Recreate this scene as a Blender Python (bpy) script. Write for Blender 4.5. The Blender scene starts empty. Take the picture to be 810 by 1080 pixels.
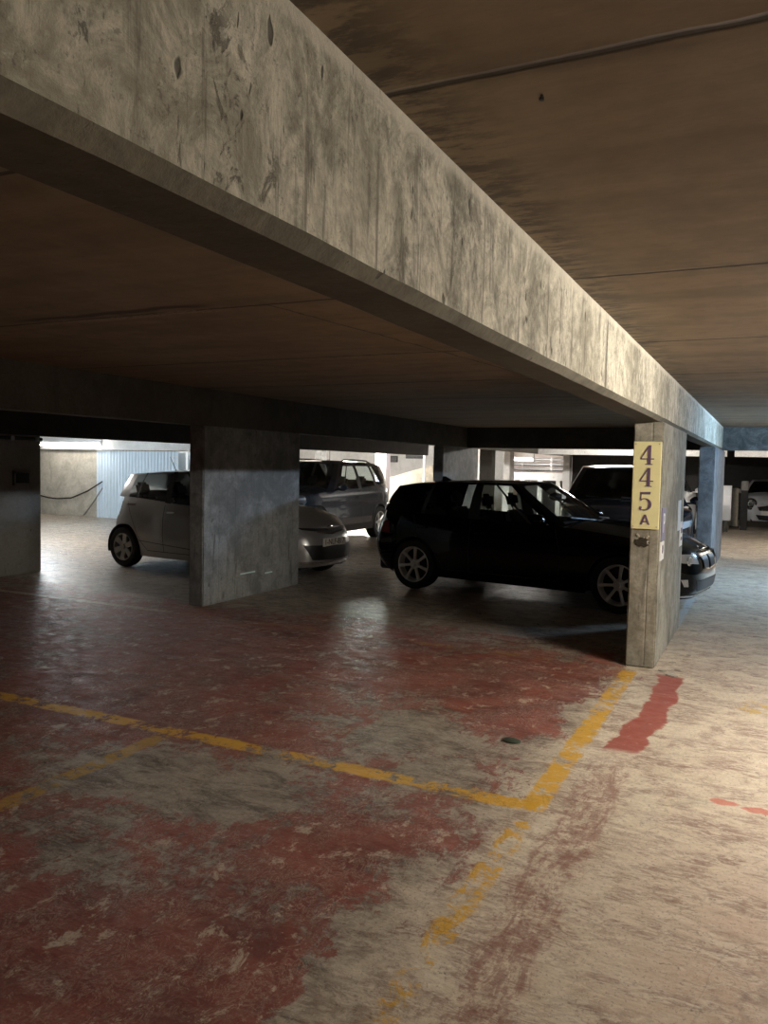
import bpy, bmesh, math, random
from mathutils import Vector, Matrix
random.seed(7)
S = bpy.context.scene
C = S.collection
PI = math.pi

# ------------------------------------------------------------------ camera
CAM_H = 1.6
yaw, pitch, roll = math.radians(25.792), math.radians(-3.378), math.radians(1.171)
fwd = Vector((-math.sin(yaw)*math.cos(pitch), math.cos(yaw)*math.cos(pitch), math.sin(pitch)))
rt = Vector((math.cos(yaw), math.sin(yaw), 0)); up = rt.cross(fwd)
rr = rt*math.cos(roll) + up*math.sin(roll)
uu = -rt*math.sin(roll) + up*math.cos(roll)
cam = bpy.data.cameras.new('camera'); co = bpy.data.objects.new('camera', cam); C.objects.link(co)
m = Matrix.Identity(4)
for i in range(3):
    m[i][0] = rr[i]; m[i][1] = uu[i]; m[i][2] = -fwd[i]
m[2][3] = CAM_H
co.matrix_world = m
cam.sensor_fit = 'VERTICAL'; cam.sensor_height = 36.0; cam.lens = 838.7/1080*36.0
cam.clip_start = 0.05; cam.clip_end = 200
S.camera = co

# ------------------------------------------------------------------ world and exposure
w = bpy.data.worlds.new('world'); S.world = w; w.use_nodes = True
w.node_tree.nodes['Background'].inputs[0].default_value = (0.5, 0.55, 0.6, 1)
w.node_tree.nodes['Background'].inputs[1].default_value = 0.02
S.view_settings.view_transform = 'Standard'; S.view_settings.look = 'None'
S.view_settings.exposure = 0.0; S.view_settings.gamma = 1.0
S.view_settings.use_curve_mapping = False
# lamps of the garage and added ones: (x, y, z, length, axis, colour, radiance, label)
WARM = (1.0, 0.915, 0.79); COOL = (0.42, 0.68, 1.0); COOL2 = (0.72, 0.87, 1.0); NEUT = (1.0, 0.95, 0.88)
LAMPS = [
    (1.85, 4.9, 2.27, 1.2, 'y', WARM, 900, 'warm tube lamp on the aisle ceiling opposite the near pillar'),
    (1.85, -1.8, 2.27, 1.2, 'y', WARM, 120, 'warm tube lamp on the aisle ceiling behind the viewer'),
    (1.85, 12.5, 2.27, 1.2, 'y', COOL, 1150, 'cold bluish tube lamp on the aisle ceiling near the second pillar'),
    (2.2, 18.6, 2.27, 1.2, 'y', NEUT, 800, 'white tube lamp on the aisle ceiling beyond the cross beam'),
    (-12.6, 10.4, 2.25, 1.2, 'y', NEUT, 650, 'white tube lamp over the far aisle behind the silver car'),
    (-13.0, 19.5, 2.25, 1.2, 'y', NEUT, 3300, 'white tube lamp over the ramp end of the far aisle'),
    (-11.6, 22.3, 2.25, 1.2, 'x', NEUT, 2200, 'added white tube lamp brightening the ramp at the garage end'),  # unseen, added to brighten the far aisle
    (-7.3, 25.0, 1.86, 0.9, 'x', NEUT, 260, 'glowing tube lamp hanging before the pipe wall, seen over the black hatchback'),
    (-3.2, 18.8, 2.27, 1.2, 'x', NEUT, 500, 'added white tube lamp brightening the pale beam behind the large dark car'),  # unseen, added only to light the pale beam
    (-15.0, 12.8, 2.2, 1.2, 'x', COOL2, 420, 'added cold white tube lamp brightening the corrugated wall'),  # unseen, added to throw cool light on the corrugated sheets
    (-17.2, 15.75, 1.97, 2.4, 'x', NEUT, 40, 'glowing tube standing in for the bright strip over the far left concrete wall'),  # added glow where a strip merely reflects lamp light
]

# ------------------------------------------------------------------ node helpers
class NT:
    def __init__(s, name):
        s.m = bpy.data.materials.new(name); s.m.use_nodes = True
        s.t = s.m.node_tree; s.t.nodes.clear()
        s.out = s.t.nodes.new('ShaderNodeOutputMaterial')
        s.bsdf = s.t.nodes.new('ShaderNodeBsdfPrincipled')
        s.t.links.new(s.bsdf.outputs[0], s.out.inputs[0])
    def n(s, kind, **kw):
        nd = s.t.nodes.new(kind)
        for k, v in kw.items(): setattr(nd, k, v)
        return nd
    def put(s, sock, v):
        if isinstance(v, (int, float, tuple, list)):
            if isinstance(v, (tuple, list)) and len(v) == 3 and sock.type == 'RGBA': v = (*v, 1)
            sock.default_value = v
        else: s.t.links.new(v, sock)
    def coord(s, which='Object'): return s.n('ShaderNodeTexCoord').outputs[which]
    def math(s, op, a, b=0.0, c=None, clamp=False):
        nd = s.n('ShaderNodeMath', operation=op, use_clamp=clamp)
        s.put(nd.inputs[0], a); s.put(nd.inputs[1], b)
        if c is not None: s.put(nd.inputs[2], c)
        return nd.outputs[0]
    def vmath(s, op, a, b=(0, 0, 0)):
        nd = s.n('ShaderNodeVectorMath', operation=op)
        s.put(nd.inputs[0], a); s.put(nd.inputs[1], b)
        return nd.outputs['Value'] if op in ('DOT_PRODUCT', 'LENGTH') else nd.outputs[0]
    def noise(s, vec, scale, detail=4, rough=0.55, col=False, dist=0.0):
        nd = s.n('ShaderNodeTexNoise'); s.put(nd.inputs['Vector'], vec)
        nd.inputs['Scale'].default_value = scale; nd.inputs['Detail'].default_value = detail
        nd.inputs['Roughness'].default_value = rough; nd.inputs['Distortion'].default_value = dist
        return nd.outputs['Color' if col else 'Fac']
    def step(s, v, a, b, lo=0.0, hi=1.0):
        nd = s.n('ShaderNodeMapRange', interpolation_type='SMOOTHSTEP')
        s.put(nd.inputs['Value'], v); nd.inputs['From Min'].default_value = a; nd.inputs['From Max'].default_value = b
        nd.inputs['To Min'].default_value = lo; nd.inputs['To Max'].default_value = hi
        return nd.outputs[0]
    def mix(s, f, a, b):
        nd = s.n('ShaderNodeMix', data_type='RGBA')
        s.put(nd.inputs[0], f); s.put(nd.inputs[6], a); s.put(nd.inputs[7], b)
        return nd.outputs[2]
    def scale(s, vec, k):
        nd = s.n('ShaderNodeMapping'); s.put(nd.inputs[0], vec); nd.inputs['Scale'].default_value = k
        return nd.outputs[0]
    def bump(s, h, strength=0.4, dist=0.01):
        nd = s.n('ShaderNodeBump'); s.put(nd.inputs['Height'], h)
        nd.inputs['Strength'].default_value = strength; nd.inputs['Distance'].default_value = dist
        s.t.links.new(nd.outputs[0], s.bsdf.inputs['Normal'])
    def set(s, **kw):
        for k, v in kw.items(): s.put(s.bsdf.inputs[k.replace('_', ' ')], v)
        return s.m

def plain(name, col, rough=0.5, metal=0.0, coat=0.0, spec=0.5, var=0.06, vs=6.0):
    n = NT(name); p = n.coord()
    v = n.noise(p, vs, 3)
    c = n.mix(v, tuple(x*(1-var) for x in col), tuple(min(1, x*(1+var)) for x in col))
    n.set(Base_Color=c, Roughness=rough, Metallic=metal)
    n.bsdf.inputs['Coat Weight'].default_value = coat
    n.bsdf.inputs['Coat Roughness'].default_value = 0.05
    n.bsdf.inputs['Specular IOR Level'].default_value = spec
    return n.m

def emis(name, col, strength):
    n = NT(name); e = n.n('ShaderNodeEmission'); e.inputs[0].default_value = (*col, 1); e.inputs[1].default_value = strength
    n.t.links.new(e.outputs[0], n.out.inputs[0]); return n.m

def glass(name, tint, gloss=0.0):
    n = NT(name)
    tr = n.n('ShaderNodeBsdfTransparent'); tr.inputs[0].default_value = (*tint, 1)
    gl = n.n('ShaderNodeBsdfGlossy'); gl.inputs[0].default_value = (0.95, 0.97, 1, 1); gl.inputs[1].default_value = 0.02
    fr = n.n('ShaderNodeFresnel'); fr.inputs[0].default_value = 1.5
    mx = n.n('ShaderNodeMixShader')
    n.put(mx.inputs[0], n.math('ADD', fr.outputs[0], gloss, clamp=True))
    n.t.links.new(tr.outputs[0], mx.inputs[1]); n.t.links.new(gl.outputs[0], mx.inputs[2])
    n.t.links.new(mx.outputs[0], n.out.inputs[0]); return n.m

def concrete(name, light, dark, stain=0.55, streak=1.0, boards=False, rough=0.85, sc=1.0, bump=0.5, stainc=(0.05, 0.045, 0.04)):
    n = NT(name); p = n.coord()
    warp = n.vmath('ADD', p, n.vmath('SCALE', n.noise(p, 3.0*sc, 3, col=True)))
    pv = n.scale(p, (1, 1, 0.18))
    big = n.noise(p, 1.1*sc, 5, 0.6)
    med = n.noise(p, 5*sc, 6, 0.65, dist=0.6)
    fine = n.noise(p, 38*sc, 5, 0.7)
    st = n.noise(pv, 7*sc, 6, 0.72, dist=0.3)
    c = n.mix(n.step(n.math('ADD', n.math('MULTIPLY', big, 0.5), n.math('MULTIPLY', med, 0.5)), 0.38, 0.62), dark, light)
    c = n.mix(n.step(fine, 0.35, 0.75, 0, 0.45), c, tuple(x*0.62 for x in dark))
    smask = n.math('MULTIPLY', n.step(st, 0.53, 0.68), n.step(big, 0.42, 0.6))
    c = n.mix(n.math('MULTIPLY', smask, stain*streak), c, stainc)
    pit = n.step(n.noise(n.scale(p, (1, 1, 0.5)), 22*sc, 3, 0.5), 0.68, 0.74)
    c = n.mix(n.math('MULTIPLY', pit, 0.55), c, stainc)
    h = n.math('ADD', n.math('MULTIPLY', med, 0.6), n.math('MULTIPLY', fine, 0.35))
    h = n.math('SUBTRACT', h, n.math('MULTIPLY', pit, 0.5))
    if boards:
        sx = n.n('ShaderNodeSeparateXYZ'); n.put(sx.inputs[0], p)
        fr = n.math('FRACT', n.math('MULTIPLY', n.math('ADD', sx.outputs[0], sx.outputs[1]), 6.5))
        e = n.step(n.math('ABSOLUTE', n.math('SUBTRACT', fr, 0.5)), 0.44, 0.5)
        h = n.math('SUBTRACT', h, n.math('MULTIPLY', e, 0.35))
        c = n.mix(n.math('MULTIPLY', e, 0.22), c, stainc)
    n.set(Base_Color=c, Roughness=rough); n.bump(h, bump, 0.012)
    return n.m

# ------------------------------------------------------------------ mesh helpers
def link(name, me, mat=None, parent=None):
    o = bpy.data.objects.new(name, me); C.objects.link(o)
    if mat:
        for mm in (mat if isinstance(mat, (list, tuple)) else [mat]): me.materials.append(mm)
    if parent: o.parent = parent
    return o
def from_bm(name, bm, mat=None, parent=None, smooth=False):
    me = bpy.data.meshes.new(name); bmesh.ops.recalc_face_normals(bm, faces=bm.faces); bm.to_mesh(me); bm.free()
    if smooth:
        for p in me.polygons: p.use_smooth = True
        try: me.set_sharp_from_angle(angle=math.radians(smooth if smooth > 1 else 35))
        except Exception: pass
    return link(name, me, mat, parent)
def bx(bm, x0, x1, y0, y1, z0, z1, bev=0.0, M=None, seg=1):
    t = bmesh.new()
    bmesh.ops.create_cube(t, size=1)
    for v in t.verts: v.co = Vector((x0+(v.co.x+.5)*(x1-x0), y0+(v.co.y+.5)*(y1-y0), z0+(v.co.z+.5)*(z1-z0)))
    if bev: bmesh.ops.bevel(t, geom=t.edges[:], offset=bev, segments=seg, affect='EDGES')
    merge(bm, t, M)
def merge(bm, t, M=None):
    if M is not None: t.transform(M)
    me = bpy.data.meshes.new('tmp'); t.to_mesh(me); t.free(); bm.from_mesh(me); bpy.data.meshes.remove(me)
def cyl(bm, p0, p1, r0, r1=None, seg=16, caps=True):
    p0, p1 = Vector(p0), Vector(p1); r1 = r0 if r1 is None else r1
    t = bmesh.new(); d = p1-p0
    bmesh.ops.create_cone(t, cap_ends=caps, segments=seg, radius1=r0, radius2=r1, depth=d.length)
    q = Vector((0, 0, 1)).rotation_difference(d).to_matrix().to_4x4()
    merge(bm, t, Matrix.Translation((p0+p1)/2) @ q)
def tube(bm, pts, r, seg=8):
    for a, b in zip(pts[:-1], pts[1:]): cyl(bm, a, b, r, seg=seg)
def lathe(bm, prof, seg=32, M=None):           # profile (radius, y): axis along y
    t = bmesh.new(); rings = []
    for r, y in prof:
        rings.append([t.verts.new((r*math.cos(2*PI*k/seg), y, r*math.sin(2*PI*k/seg))) for k in range(seg)])
    for a, b in zip(rings[:-1], rings[1:]):
        for k in range(seg): t.faces.new((a[k], a[(k+1) % seg], b[(k+1) % seg], b[k]))
    merge(bm, t, M)
def pieces(name, bm, mat, parent, smooth=False):
    """one object per connected piece"""
    bm.verts.ensure_lookup_table(); seen = set(); out = []
    for v in bm.verts:
        if v.index in seen: continue
        stack, comp = [v], []
        seen.add(v.index)
        while stack:
            q = stack.pop(); comp.append(q)
            for e in q.link_edges:
                o = e.other_vert(q)
                if o.index not in seen: seen.add(o.index); stack.append(o)
        nb = bmesh.new(); mp = {q: nb.verts.new(q.co) for q in comp}
        for f in {f for q in comp for f in q.link_faces}: nb.faces.new([mp[q] for q in f.verts])
        out.append(from_bm(name, nb, mat, parent, smooth))
    bm.free(); return out
def box(name, b, mat, parent=None, bev=0.0):
    bm = bmesh.new(); bx(bm, *b, bev=bev); return from_bm(name, bm, mat, parent)
def tag(o, label=None, cat=None, group=None, kind=None):
    if label: o['label'] = label
    if cat: o['category'] = cat
    if group: o['group'] = group
    if kind: o['kind'] = kind
    return o
def struct(o): o['kind'] = 'structure'; return o
def empty(name, loc, rz=0.0, label=None, cat=None, group=None):
    o = bpy.data.objects.new(name, None); C.objects.link(o); o.location = loc; o.rotation_euler = (0, 0, rz)
    o.empty_display_size = 0.2
    return tag(o, label, cat, group)
def shape2d(name, loops, thick, mat, parent=None, M=None):   # filled outline(s) in XY, holes allowed
    cu = bpy.data.curves.new(name, 'CURVE'); cu.dimensions = '2D'; cu.fill_mode = 'BOTH'; cu.extrude = thick/2
    for lp in loops:
        sp = cu.splines.new('POLY'); sp.points.add(len(lp)-1); sp.use_cyclic_u = True
        for i, (x, y) in enumerate(lp): sp.points[i].co = (x, y, 0, 1)
    return curve_mesh(name, cu, mat, parent, M)
def curve_mesh(name, cu, mat, parent, M):
    t = bpy.data.objects.new('tmp', cu); C.objects.link(t)
    dg = bpy.context.evaluated_depsgraph_get(); me = bpy.data.meshes.new_from_object(t.evaluated_get(dg))
    bpy.data.objects.remove(t); me.name = name
    if M is not None: me.transform(M)
    me.materials.clear()
    return link(name, me, mat, parent)
def text(name, s, size, thick, mat, parent=None, M=None, sx=1.0):
    cu = bpy.data.curves.new(name, 'FONT'); cu.body = s; cu.size = size; cu.extrude = thick/2
    cu.align_x = 'CENTER'; cu.align_y = 'CENTER'
    return curve_mesh(name, cu, mat, parent, (M or Matrix.Identity(4)) @ Matrix.Diagonal((sx, 1, 1, 1)))
def frame(o, xa, ya):                           # matrix with local x along xa, y along ya at o
    xa, ya = Vector(xa).normalized(), Vector(ya).normalized(); za = xa.cross(ya)
    M = Matrix.Identity(4)
    for i in range(3): M[i][0] = xa[i]; M[i][1] = ya[i]; M[i][2] = za[i]; M[i][3] = o[i]
    return M

# ------------------------------------------------------------------ materials
M = {}
def beam_mat():
    n = NT('beam_concrete'); p = n.coord()
    sx = n.n('ShaderNodeSeparateXYZ'); n.put(sx.inputs[0], p)
    big = n.noise(p, 1.3, 5, 0.6); med = n.noise(p, 6, 8, 0.72, dist=1.4); fine = n.noise(p, 45, 6, 0.75)
    st = n.noise(n.scale(p, (1, 1, 0.10)), 9, 7, 0.75, dist=0.35); st2 = n.noise(n.scale(p, (1, 1, 0.05)), 26, 5, 0.7)
    c = n.mix(n.step(n.math('ADD', n.math('MULTIPLY', big, 0.45), n.math('MULTIPLY', med, 0.55)), 0.40, 0.60), (0.30, 0.28, 0.215), (0.72, 0.68, 0.56))
    c = n.mix(n.step(fine, 0.40, 0.72, 0, 0.55), c, (0.25, 0.225, 0.17))
    # flaking laitance: pale plates with dark rims
    fl = n.noise(n.scale(p, (1, 1.3, 0.7)), 11, 9, 0.78, dist=0.7); rim = n.math('MULTIPLY', n.step(fl, 0.56, 0.62), n.step(n.noise(p, 2.2, 4, 0.6), 0.44, 0.56))
    near = n.step(sx.outputs[1], 1.0, 4.2, 1.0, 0.25)
    c = n.mix(n.math('MULTIPLY', n.math('MULTIPLY', rim, near), 0.75), c, (0.10, 0.09, 0.065))
    drip = n.math('MULTIPLY', n.step(st, 0.52, 0.64), n.step(big, 0.40, 0.58))
    c = n.mix(n.math('MULTIPLY', drip, 0.85), c, (0.06, 0.052, 0.04))
    blot = n.math('MULTIPLY', n.step(n.noise(n.scale(p, (1, 1, 0.6)), 3.1, 8, 0.72, dist=0.3), 0.52, 0.60), n.step(n.noise(p, 30, 5, 0.7), 0.35, 0.6))
    c = n.mix(n.math('MULTIPLY', blot, 0.6), c, (0.11, 0.10, 0.075))
    speck = n.step(n.noise(p, 60, 4, 0.7), 0.60, 0.66)
    c = n.mix(n.math('MULTIPLY', speck, 0.5), c, (0.10, 0.09, 0.07))
    c = n.mix(n.step(st2, 0.56, 0.66, 0, 0.65), c, (0.11, 0.10, 0.075))
    pit = n.step(n.noise(n.scale(p, (1, 1, 0.45)), 24, 2, 0.5), 0.70, 0.74)
    c = n.mix(n.math('MULTIPLY', pit, 0.8), c, (0.04, 0.035, 0.028))
    tope = n.step(n.math('ADD', sx.outputs[2], n.math('MULTIPLY', n.math('SUBTRACT', med, 0.5), 0.05)), 2.345, 2.375)
    c = n.mix(n.math('MULTIPLY', tope, 0.6), c, (0.66, 0.62, 0.52))
    n.set(Base_Color=c, Roughness=0.85)
    n.bump(n.math('SUBTRACT', n.math('ADD', n.math('MULTIPLY', med, 0.7), n.math('MULTIPLY', fine, 0.3)), n.math('ADD', n.math('MULTIPLY', pit, 0.7), n.math('MULTIPLY', rim, 0.25))), 0.75, 0.016)
    return n.m
M['beam'] = beam_mat()
M['pillar'] = concrete('pillar_concrete', (0.42, 0.40, 0.33), (0.17, 0.155, 0.115), 0.8, boards=True, bump=0.7)
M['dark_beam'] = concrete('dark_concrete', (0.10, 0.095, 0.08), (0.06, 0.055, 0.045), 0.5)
M['grey_pillar'] = concrete('grey_pillar_concrete', (0.34, 0.35, 0.35), (0.16, 0.165, 0.165), 0.8, boards=True, bump=0.5)
M['white_wall'] = concrete('white_painted_concrete', (0.80, 0.79, 0.77), (0.66, 0.65, 0.63), 0.12, bump=0.15)
M['beige_wall'] = concrete('beige_concrete', (0.62, 0.58, 0.49), (0.42, 0.38, 0.31), 0.25, bump=0.2, sc=0.7)
M['left_wall'] = concrete('grey_painted_wall', (0.30, 0.29, 0.27), (0.24, 0.23, 0.21), 0.1, bump=0.15)
M['lilac'] = concrete('pale_lilac_paint', (0.78, 0.77, 0.86), (0.68, 0.67, 0.78), 0.05, bump=0.1)
M['worn_grey'] = concrete('worn_blue_grey_concrete', (0.24, 0.245, 0.25), (0.10, 0.105, 0.11), 0.7, bump=0.5, sc=1.6)
M['patchy'] = concrete('patchy_dark_concrete', (0.20, 0.20, 0.19), (0.05, 0.052, 0.05), 0.4, bump=0.4, sc=0.9)
M['dark_wall'] = concrete('near_black_concrete', (0.035, 0.032, 0.03), (0.02, 0.018, 0.016), 0.3)  # near-black tone for end walls, openings and the third-row beam
M['black_plastic'] = plain('black_plastic', (0.012, 0.012, 0.013), 0.45)
M['rubber'] = plain('tyre_rubber', (0.012, 0.012, 0.012), 0.75)
M['alloy'] = plain('alloy_metal', (0.85, 0.85, 0.83), 0.3, 0.35)
M['alloy_dull'] = plain('dull_alloy_metal', (0.42, 0.42, 0.41), 0.4, 0.6)
M['chrome'] = plain('chrome', (0.85, 0.85, 0.85), 0.1, 1.0)
M['interior'] = plain('seat_fabric', (0.03, 0.03, 0.032), 0.8)
M['glass'] = glass('car_glass', (0.84, 0.90, 0.89))
M['glass_dark'] = glass('tinted_car_glass', (0.12, 0.13, 0.13))
M['lens'] = plain('bright_lamp_lens', (0.62, 0.65, 0.68), 0.12, metal=0.5, coat=0.8)
M['red_lens'] = plain('red_lens', (0.22, 0.006, 0.012), 0.2, coat=0.3)
M['white'] = plain('white_paint', (0.8, 0.8, 0.8), 0.4)
M['tube'] = {}
M['sign'] = plain('yellow_sign_enamel', (0.80, 0.74, 0.40), 0.45, var=0.1, vs=14)
M['sign_ink'] = plain('purple_grey_ink', (0.13, 0.075, 0.13), 0.5)
M['steel'] = plain('galvanised_steel', (0.4, 0.41, 0.42), 0.4, 0.7)
M['cable'] = plain('black_cable', (0.02, 0.02, 0.02), 0.5)
M['cyan'] = plain('pale_reflector', (0.72, 0.92, 0.95), 0.25)
M['plate'] = plain('number_plate_white', (0.78, 0.76, 0.70), 0.35)
M['plate_ink'] = plain('number_plate_ink', (0.10, 0.02, 0.02), 0.5)

def ceiling_mat(nm, light, dark, st):
    n = NT(nm); p = n.coord()
    ps = n.scale(p, (0.35, 2.2, 1))
    a = n.noise(ps, 1.6, 6, 0.6, dist=0.4); b = n.noise(p, 6, 5, 0.6); f = n.noise(n.scale(p, (1, 4, 1)), 30, 4, 0.7)
    c = n.mix(n.step(n.math('ADD', n.math('MULTIPLY', a, 0.6), n.math('MULTIPLY', b, 0.4)), 0.36, 0.64), dark, light)
    c = n.mix(n.step(f, 0.4, 0.8, 0, 0.2), c, tuple(x*0.6 for x in dark))
    sx = n.n('ShaderNodeSeparateXYZ'); n.put(sx.inputs[0], p)
    y = n.math('ADD', sx.outputs[1], n.math('MULTIPLY', n.math('SUBTRACT', n.noise(p, 5, 4), 0.5), 0.03))
    # joints between the slab panels, every 1.795 m
    d = n.math('ABSOLUTE', n.math('SUBTRACT', n.math('FRACT', n.math('ADD', n.math('DIVIDE', n.math('SUBTRACT', y, 1.57), 1.795), 0.5)), 0.5))
    jt = n.step(d, 0.003, 0.010, 1, 0); halo = n.step(d, 0.0, 0.05, 1, 0)
    c = n.mix(n.math('MULTIPLY', halo, n.step(n.noise(p, 4, 5), 0.45, 0.65, 0.0, 0.45)), c, (0.03, 0.022, 0.014))
    c = n.mix(n.math('MULTIPLY', jt, 0.85), c, (0.015, 0.011, 0.008))
    # spalled joint and a diagonal crack over the empty bay
    wy = n.math('ADD', sx.outputs[1], n.math('MULTIPLY', n.math('SUBTRACT', n.noise(p, 3, 5), 0.5), 0.16))
    inx = n.math('MULTIPLY', n.step(sx.outputs[0], -4.1, -3.8), n.step(sx.outputs[0], -2.75, -2.5, 1, 0))
    sp1 = n.math('MULTIPLY', inx, n.step(n.math('ABSOLUTE', n.math('SUBTRACT', wy, 3.40)), 0.02, 0.06, 1, 0))
    sp2 = n.math('MULTIPLY', inx, n.step(n.math('ABSOLUTE', n.math('SUBTRACT', wy, 3.27)), 0.015, 0.05, 1, 0))
    c = n.mix(n.math('MULTIPLY', sp2, 0.85), c, (0.02, 0.015, 0.01))
    c = n.mix(n.math('MULTIPLY', n.math('MULTIPLY', sp1, n.step(f, 0.4, 0.6)), 0.7), c, (0.38, 0.30, 0.22))
    dl = n.math('SUBTRACT', n.math('ADD', sx.outputs[0], n.math('MULTIPLY', n.math('SUBTRACT', n.noise(p, 6, 4), 0.5), 0.08)), n.math('MULTIPLY', n.math('SUBTRACT', sx.outputs[1], 3.35), 0.12))
    dc = n.math('MULTIPLY', n.step(n.math('ABSOLUTE', n.math('ADD', dl, 2.3)), 0.004, 0.014, 1, 0), n.math('MULTIPLY', n.step(sx.outputs[1], 3.3, 3.4), n.step(sx.outputs[1], 6.5, 7.5, 1, 0)))
    c = n.mix(n.math('MULTIPLY', dc, 0.7), c, (0.02, 0.015, 0.01))
    # patchy darker ceiling along the beam
    xe = n.step(n.math('ABSOLUTE', n.math('ADD', sx.outputs[0], 0.85)), 0.08, 0.34, 1, 0)
    sm = n.math('MULTIPLY', xe, n.step(n.noise(n.scale(p, (1, 3, 1)), 7, 6, 0.7), 0.42, 0.58))
    c = n.mix(n.math('MULTIPLY', sm, st), c, (0.02, 0.016, 0.012))
    n.set(Base_Color=c, Roughness=0.75)
    n.bump(n.math('SUBTRACT', n.math('MULTIPLY', b, 0.3), jt), 0.5, 0.012)
    return n.m
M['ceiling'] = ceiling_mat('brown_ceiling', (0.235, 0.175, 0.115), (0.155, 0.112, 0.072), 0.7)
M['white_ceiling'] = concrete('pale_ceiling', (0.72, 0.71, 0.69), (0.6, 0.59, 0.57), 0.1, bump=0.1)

def floor_mat():
    n = NT('worn_painted_floor'); p = n.coord()
    sx0 = n.n('ShaderNodeSeparateXYZ'); n.put(sx0.inputs[0], p)
    wv = n.vmath('MULTIPLY', n.vmath('SUBTRACT', n.noise(p, 2.6, 6, 0.7, col=True), (0.5, 0.5, 0.5)), (0.6, 0.6, 0))
    q = n.vmath('ADD', p, wv)
    wv2 = n.vmath('MULTIPLY', n.vmath('SUBTRACT', n.noise(p, 9, 4, 0.65, col=True), (0.5, 0.5, 0.5)), (0.07, 0.07, 0))
    q2 = n.vmath('ADD', p, wv2)
    sq = n.n('ShaderNodeSeparateXYZ'); n.put(sq.inputs[0], q2)
    X, Y = sq.outputs[0], sq.outputs[1]
    def blob(x, y, rx, ry, wgt, src=q):
        d = n.vmath('MULTIPLY', n.vmath('SUBTRACT', src, (x, y, 0)), (1/rx, 1/ry, 0))
        e = n.math('POWER', 2.718, n.math('MULTIPLY', n.vmath('DOT_PRODUCT', d, d), -1))
        return n.math('MULTIPLY', e, wgt)
    def band(v, a, b, s=0.03):
        return n.math('MULTIPLY', n.step(v, a-s, a+s), n.step(v, b-s, b+s, 1, 0))
    # how much of the red coat is left
    f = n.step(X, -1.15, -0.75, 0.60, 0.10)
    f = n.math('MULTIPLY', f, n.step(X, -0.45, -0.2, 1.0, 0.6))
    f = n.math('ADD', f, n.step(Y, 6.6, 8.0, 0.0, -0.42))
    for b in [(-1.75, 1.75, .55, .5, .35), (-1.55, 2.95, .4, .28, .28), (-1.25, 4.9, .35, .7, .22), (-1.9, 5.6, .8, .5, .25), (-2.6, 3.1, .8, .38, -.45),
              (-2.3, 2.3, .5, .3, -.15), (-1.12, 2.25, .14, .7, -.55), (-1.75, 4.25, .75, .38, -.38), (-1.08, 5.0, .12, 1.0, -.35), (-2.5, 4.9, 1.1, .35, -.1),
              (-4.2, 5.2, 1.5, 1.2, .2), (-1.05, 6.2, .4, .3, .2), (-0.25, 6.9, .4, .7, .28), (-1.5, 3.6, .5, .22, -.12), (-2.6, 4.1, .9, .4, .08),
              (0.1, 2.6, .6, .5, .08), (-3.4, 3.7, .8, .3, .2)]:
        f = n.math('ADD', f, blob(*b))
    n1 = n.noise(p, 2.4, 7, 0.68, dist=0.5); n2 = n.noise(p, 13, 7, 0.72, dist=0.8)
    ns = n.noise(n.scale(p, (2.2, 0.7, 1)), 7, 8, 0.75, dist=1.2)
    n3 = n.noise(p, 42, 6, 0.75, dist=0.5)
    nn = n.math('ADD', n.math('MULTIPLY', n1, 0.34), n.math('ADD', n.math('ADD', n.math('MULTIPLY', n2, 0.26), n.math('MULTIPLY', n3, 0.14)), n.math('MULTIPLY', ns, 0.26)))
    g = n.math('ADD', f, n.math('MULTIPLY', n.math('SUBTRACT', nn, 0.5), 3.2))
    red = n.step(g, 0.42, 0.58)
    ridge = n.noise(n.scale(p, (1.6, 1.0, 1)), 9, 8, 0.78, dist=2.0); scr = n.step(n.math('ABSOLUTE', n.math('SUBTRACT', ridge, 0.5)), 0.0, 0.030, 1, 0)
    scr = n.math('MULTIPLY', scr, n.step(n.noise(p, 2.6, 6, 0.75), 0.40, 0.54))
    scr = n.math('MULTIPLY', scr, n.step(n3, 0.36, 0.5))
    # solid red strip to the right of the bay line and two stray brush marks in the aisle
    wob = n.math('MULTIPLY', n.math('SUBTRACT', n.noise(p, 3.5, 4, 0.6), 0.5), 0.16)
    bow = n.math('MULTIPLY', n.math('POWER', n.math('SUBTRACT', Y, 5.9), 2), -0.055)
    strip = n.math('MULTIPLY', band(n.math('SUBTRACT', n.math('ADD', X, wob), bow), -0.70, -0.52, 0.012), band(Y, 4.6, 6.5, 0.05))
    strip = n.math('MULTIPLY', strip, n.step(n2, 0.28, 0.40))
    strip2 = n.math('MULTIPLY', band(n.math('ADD', X, wob), -0.82, -0.60, 0.02), n.step(Y, 4.2, 4.6, 1, 0))
    strip2 = n.math('MULTIPLY', strip2, n.step(nn, 0.40, 0.52))
    dab = n.step(n.math('MAXIMUM', blob(-0.13, 4.13, .09, .05, 1, q2), blob(0.03, 4.1, .11, .045, 1, q2)), 0.5, 0.7)
    # bare concrete tints
    cn = n.noise(n.scale(p, (1, 1.6, 1)), 3.2, 7, 0.7, dist=0.9); cf = n.noise(p, 60, 5, 0.75)
    cn2 = n.noise(n.scale(p, (0.9, 2.4, 1)), 11, 6, 0.75, dist=1.5)
    warm = n.mix(n.step(cn, 0.40, 0.60), (0.34, 0.225, 0.165), (0.68, 0.585, 0.445))
    warm = n.mix(n.step(cn2, 0.42, 0.62, 0, 0.75), warm, (0.80, 0.72, 0.58))
    grey = n.mix(n.step(cn, 0.38, 0.62), (0.13, 0.105, 0.080), (0.36, 0.30, 0.235))
    grey = n.mix(n.step(cn2, 0.45, 0.65, 0, 0.6), grey, (0.50, 0.43, 0.34))
    aisle = n.step(n.math('ADD', X, n.math('MULTIPLY', n.math('SUBTRACT', n1, 0.5), 0.5)), -1.35, -0.85)
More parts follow.
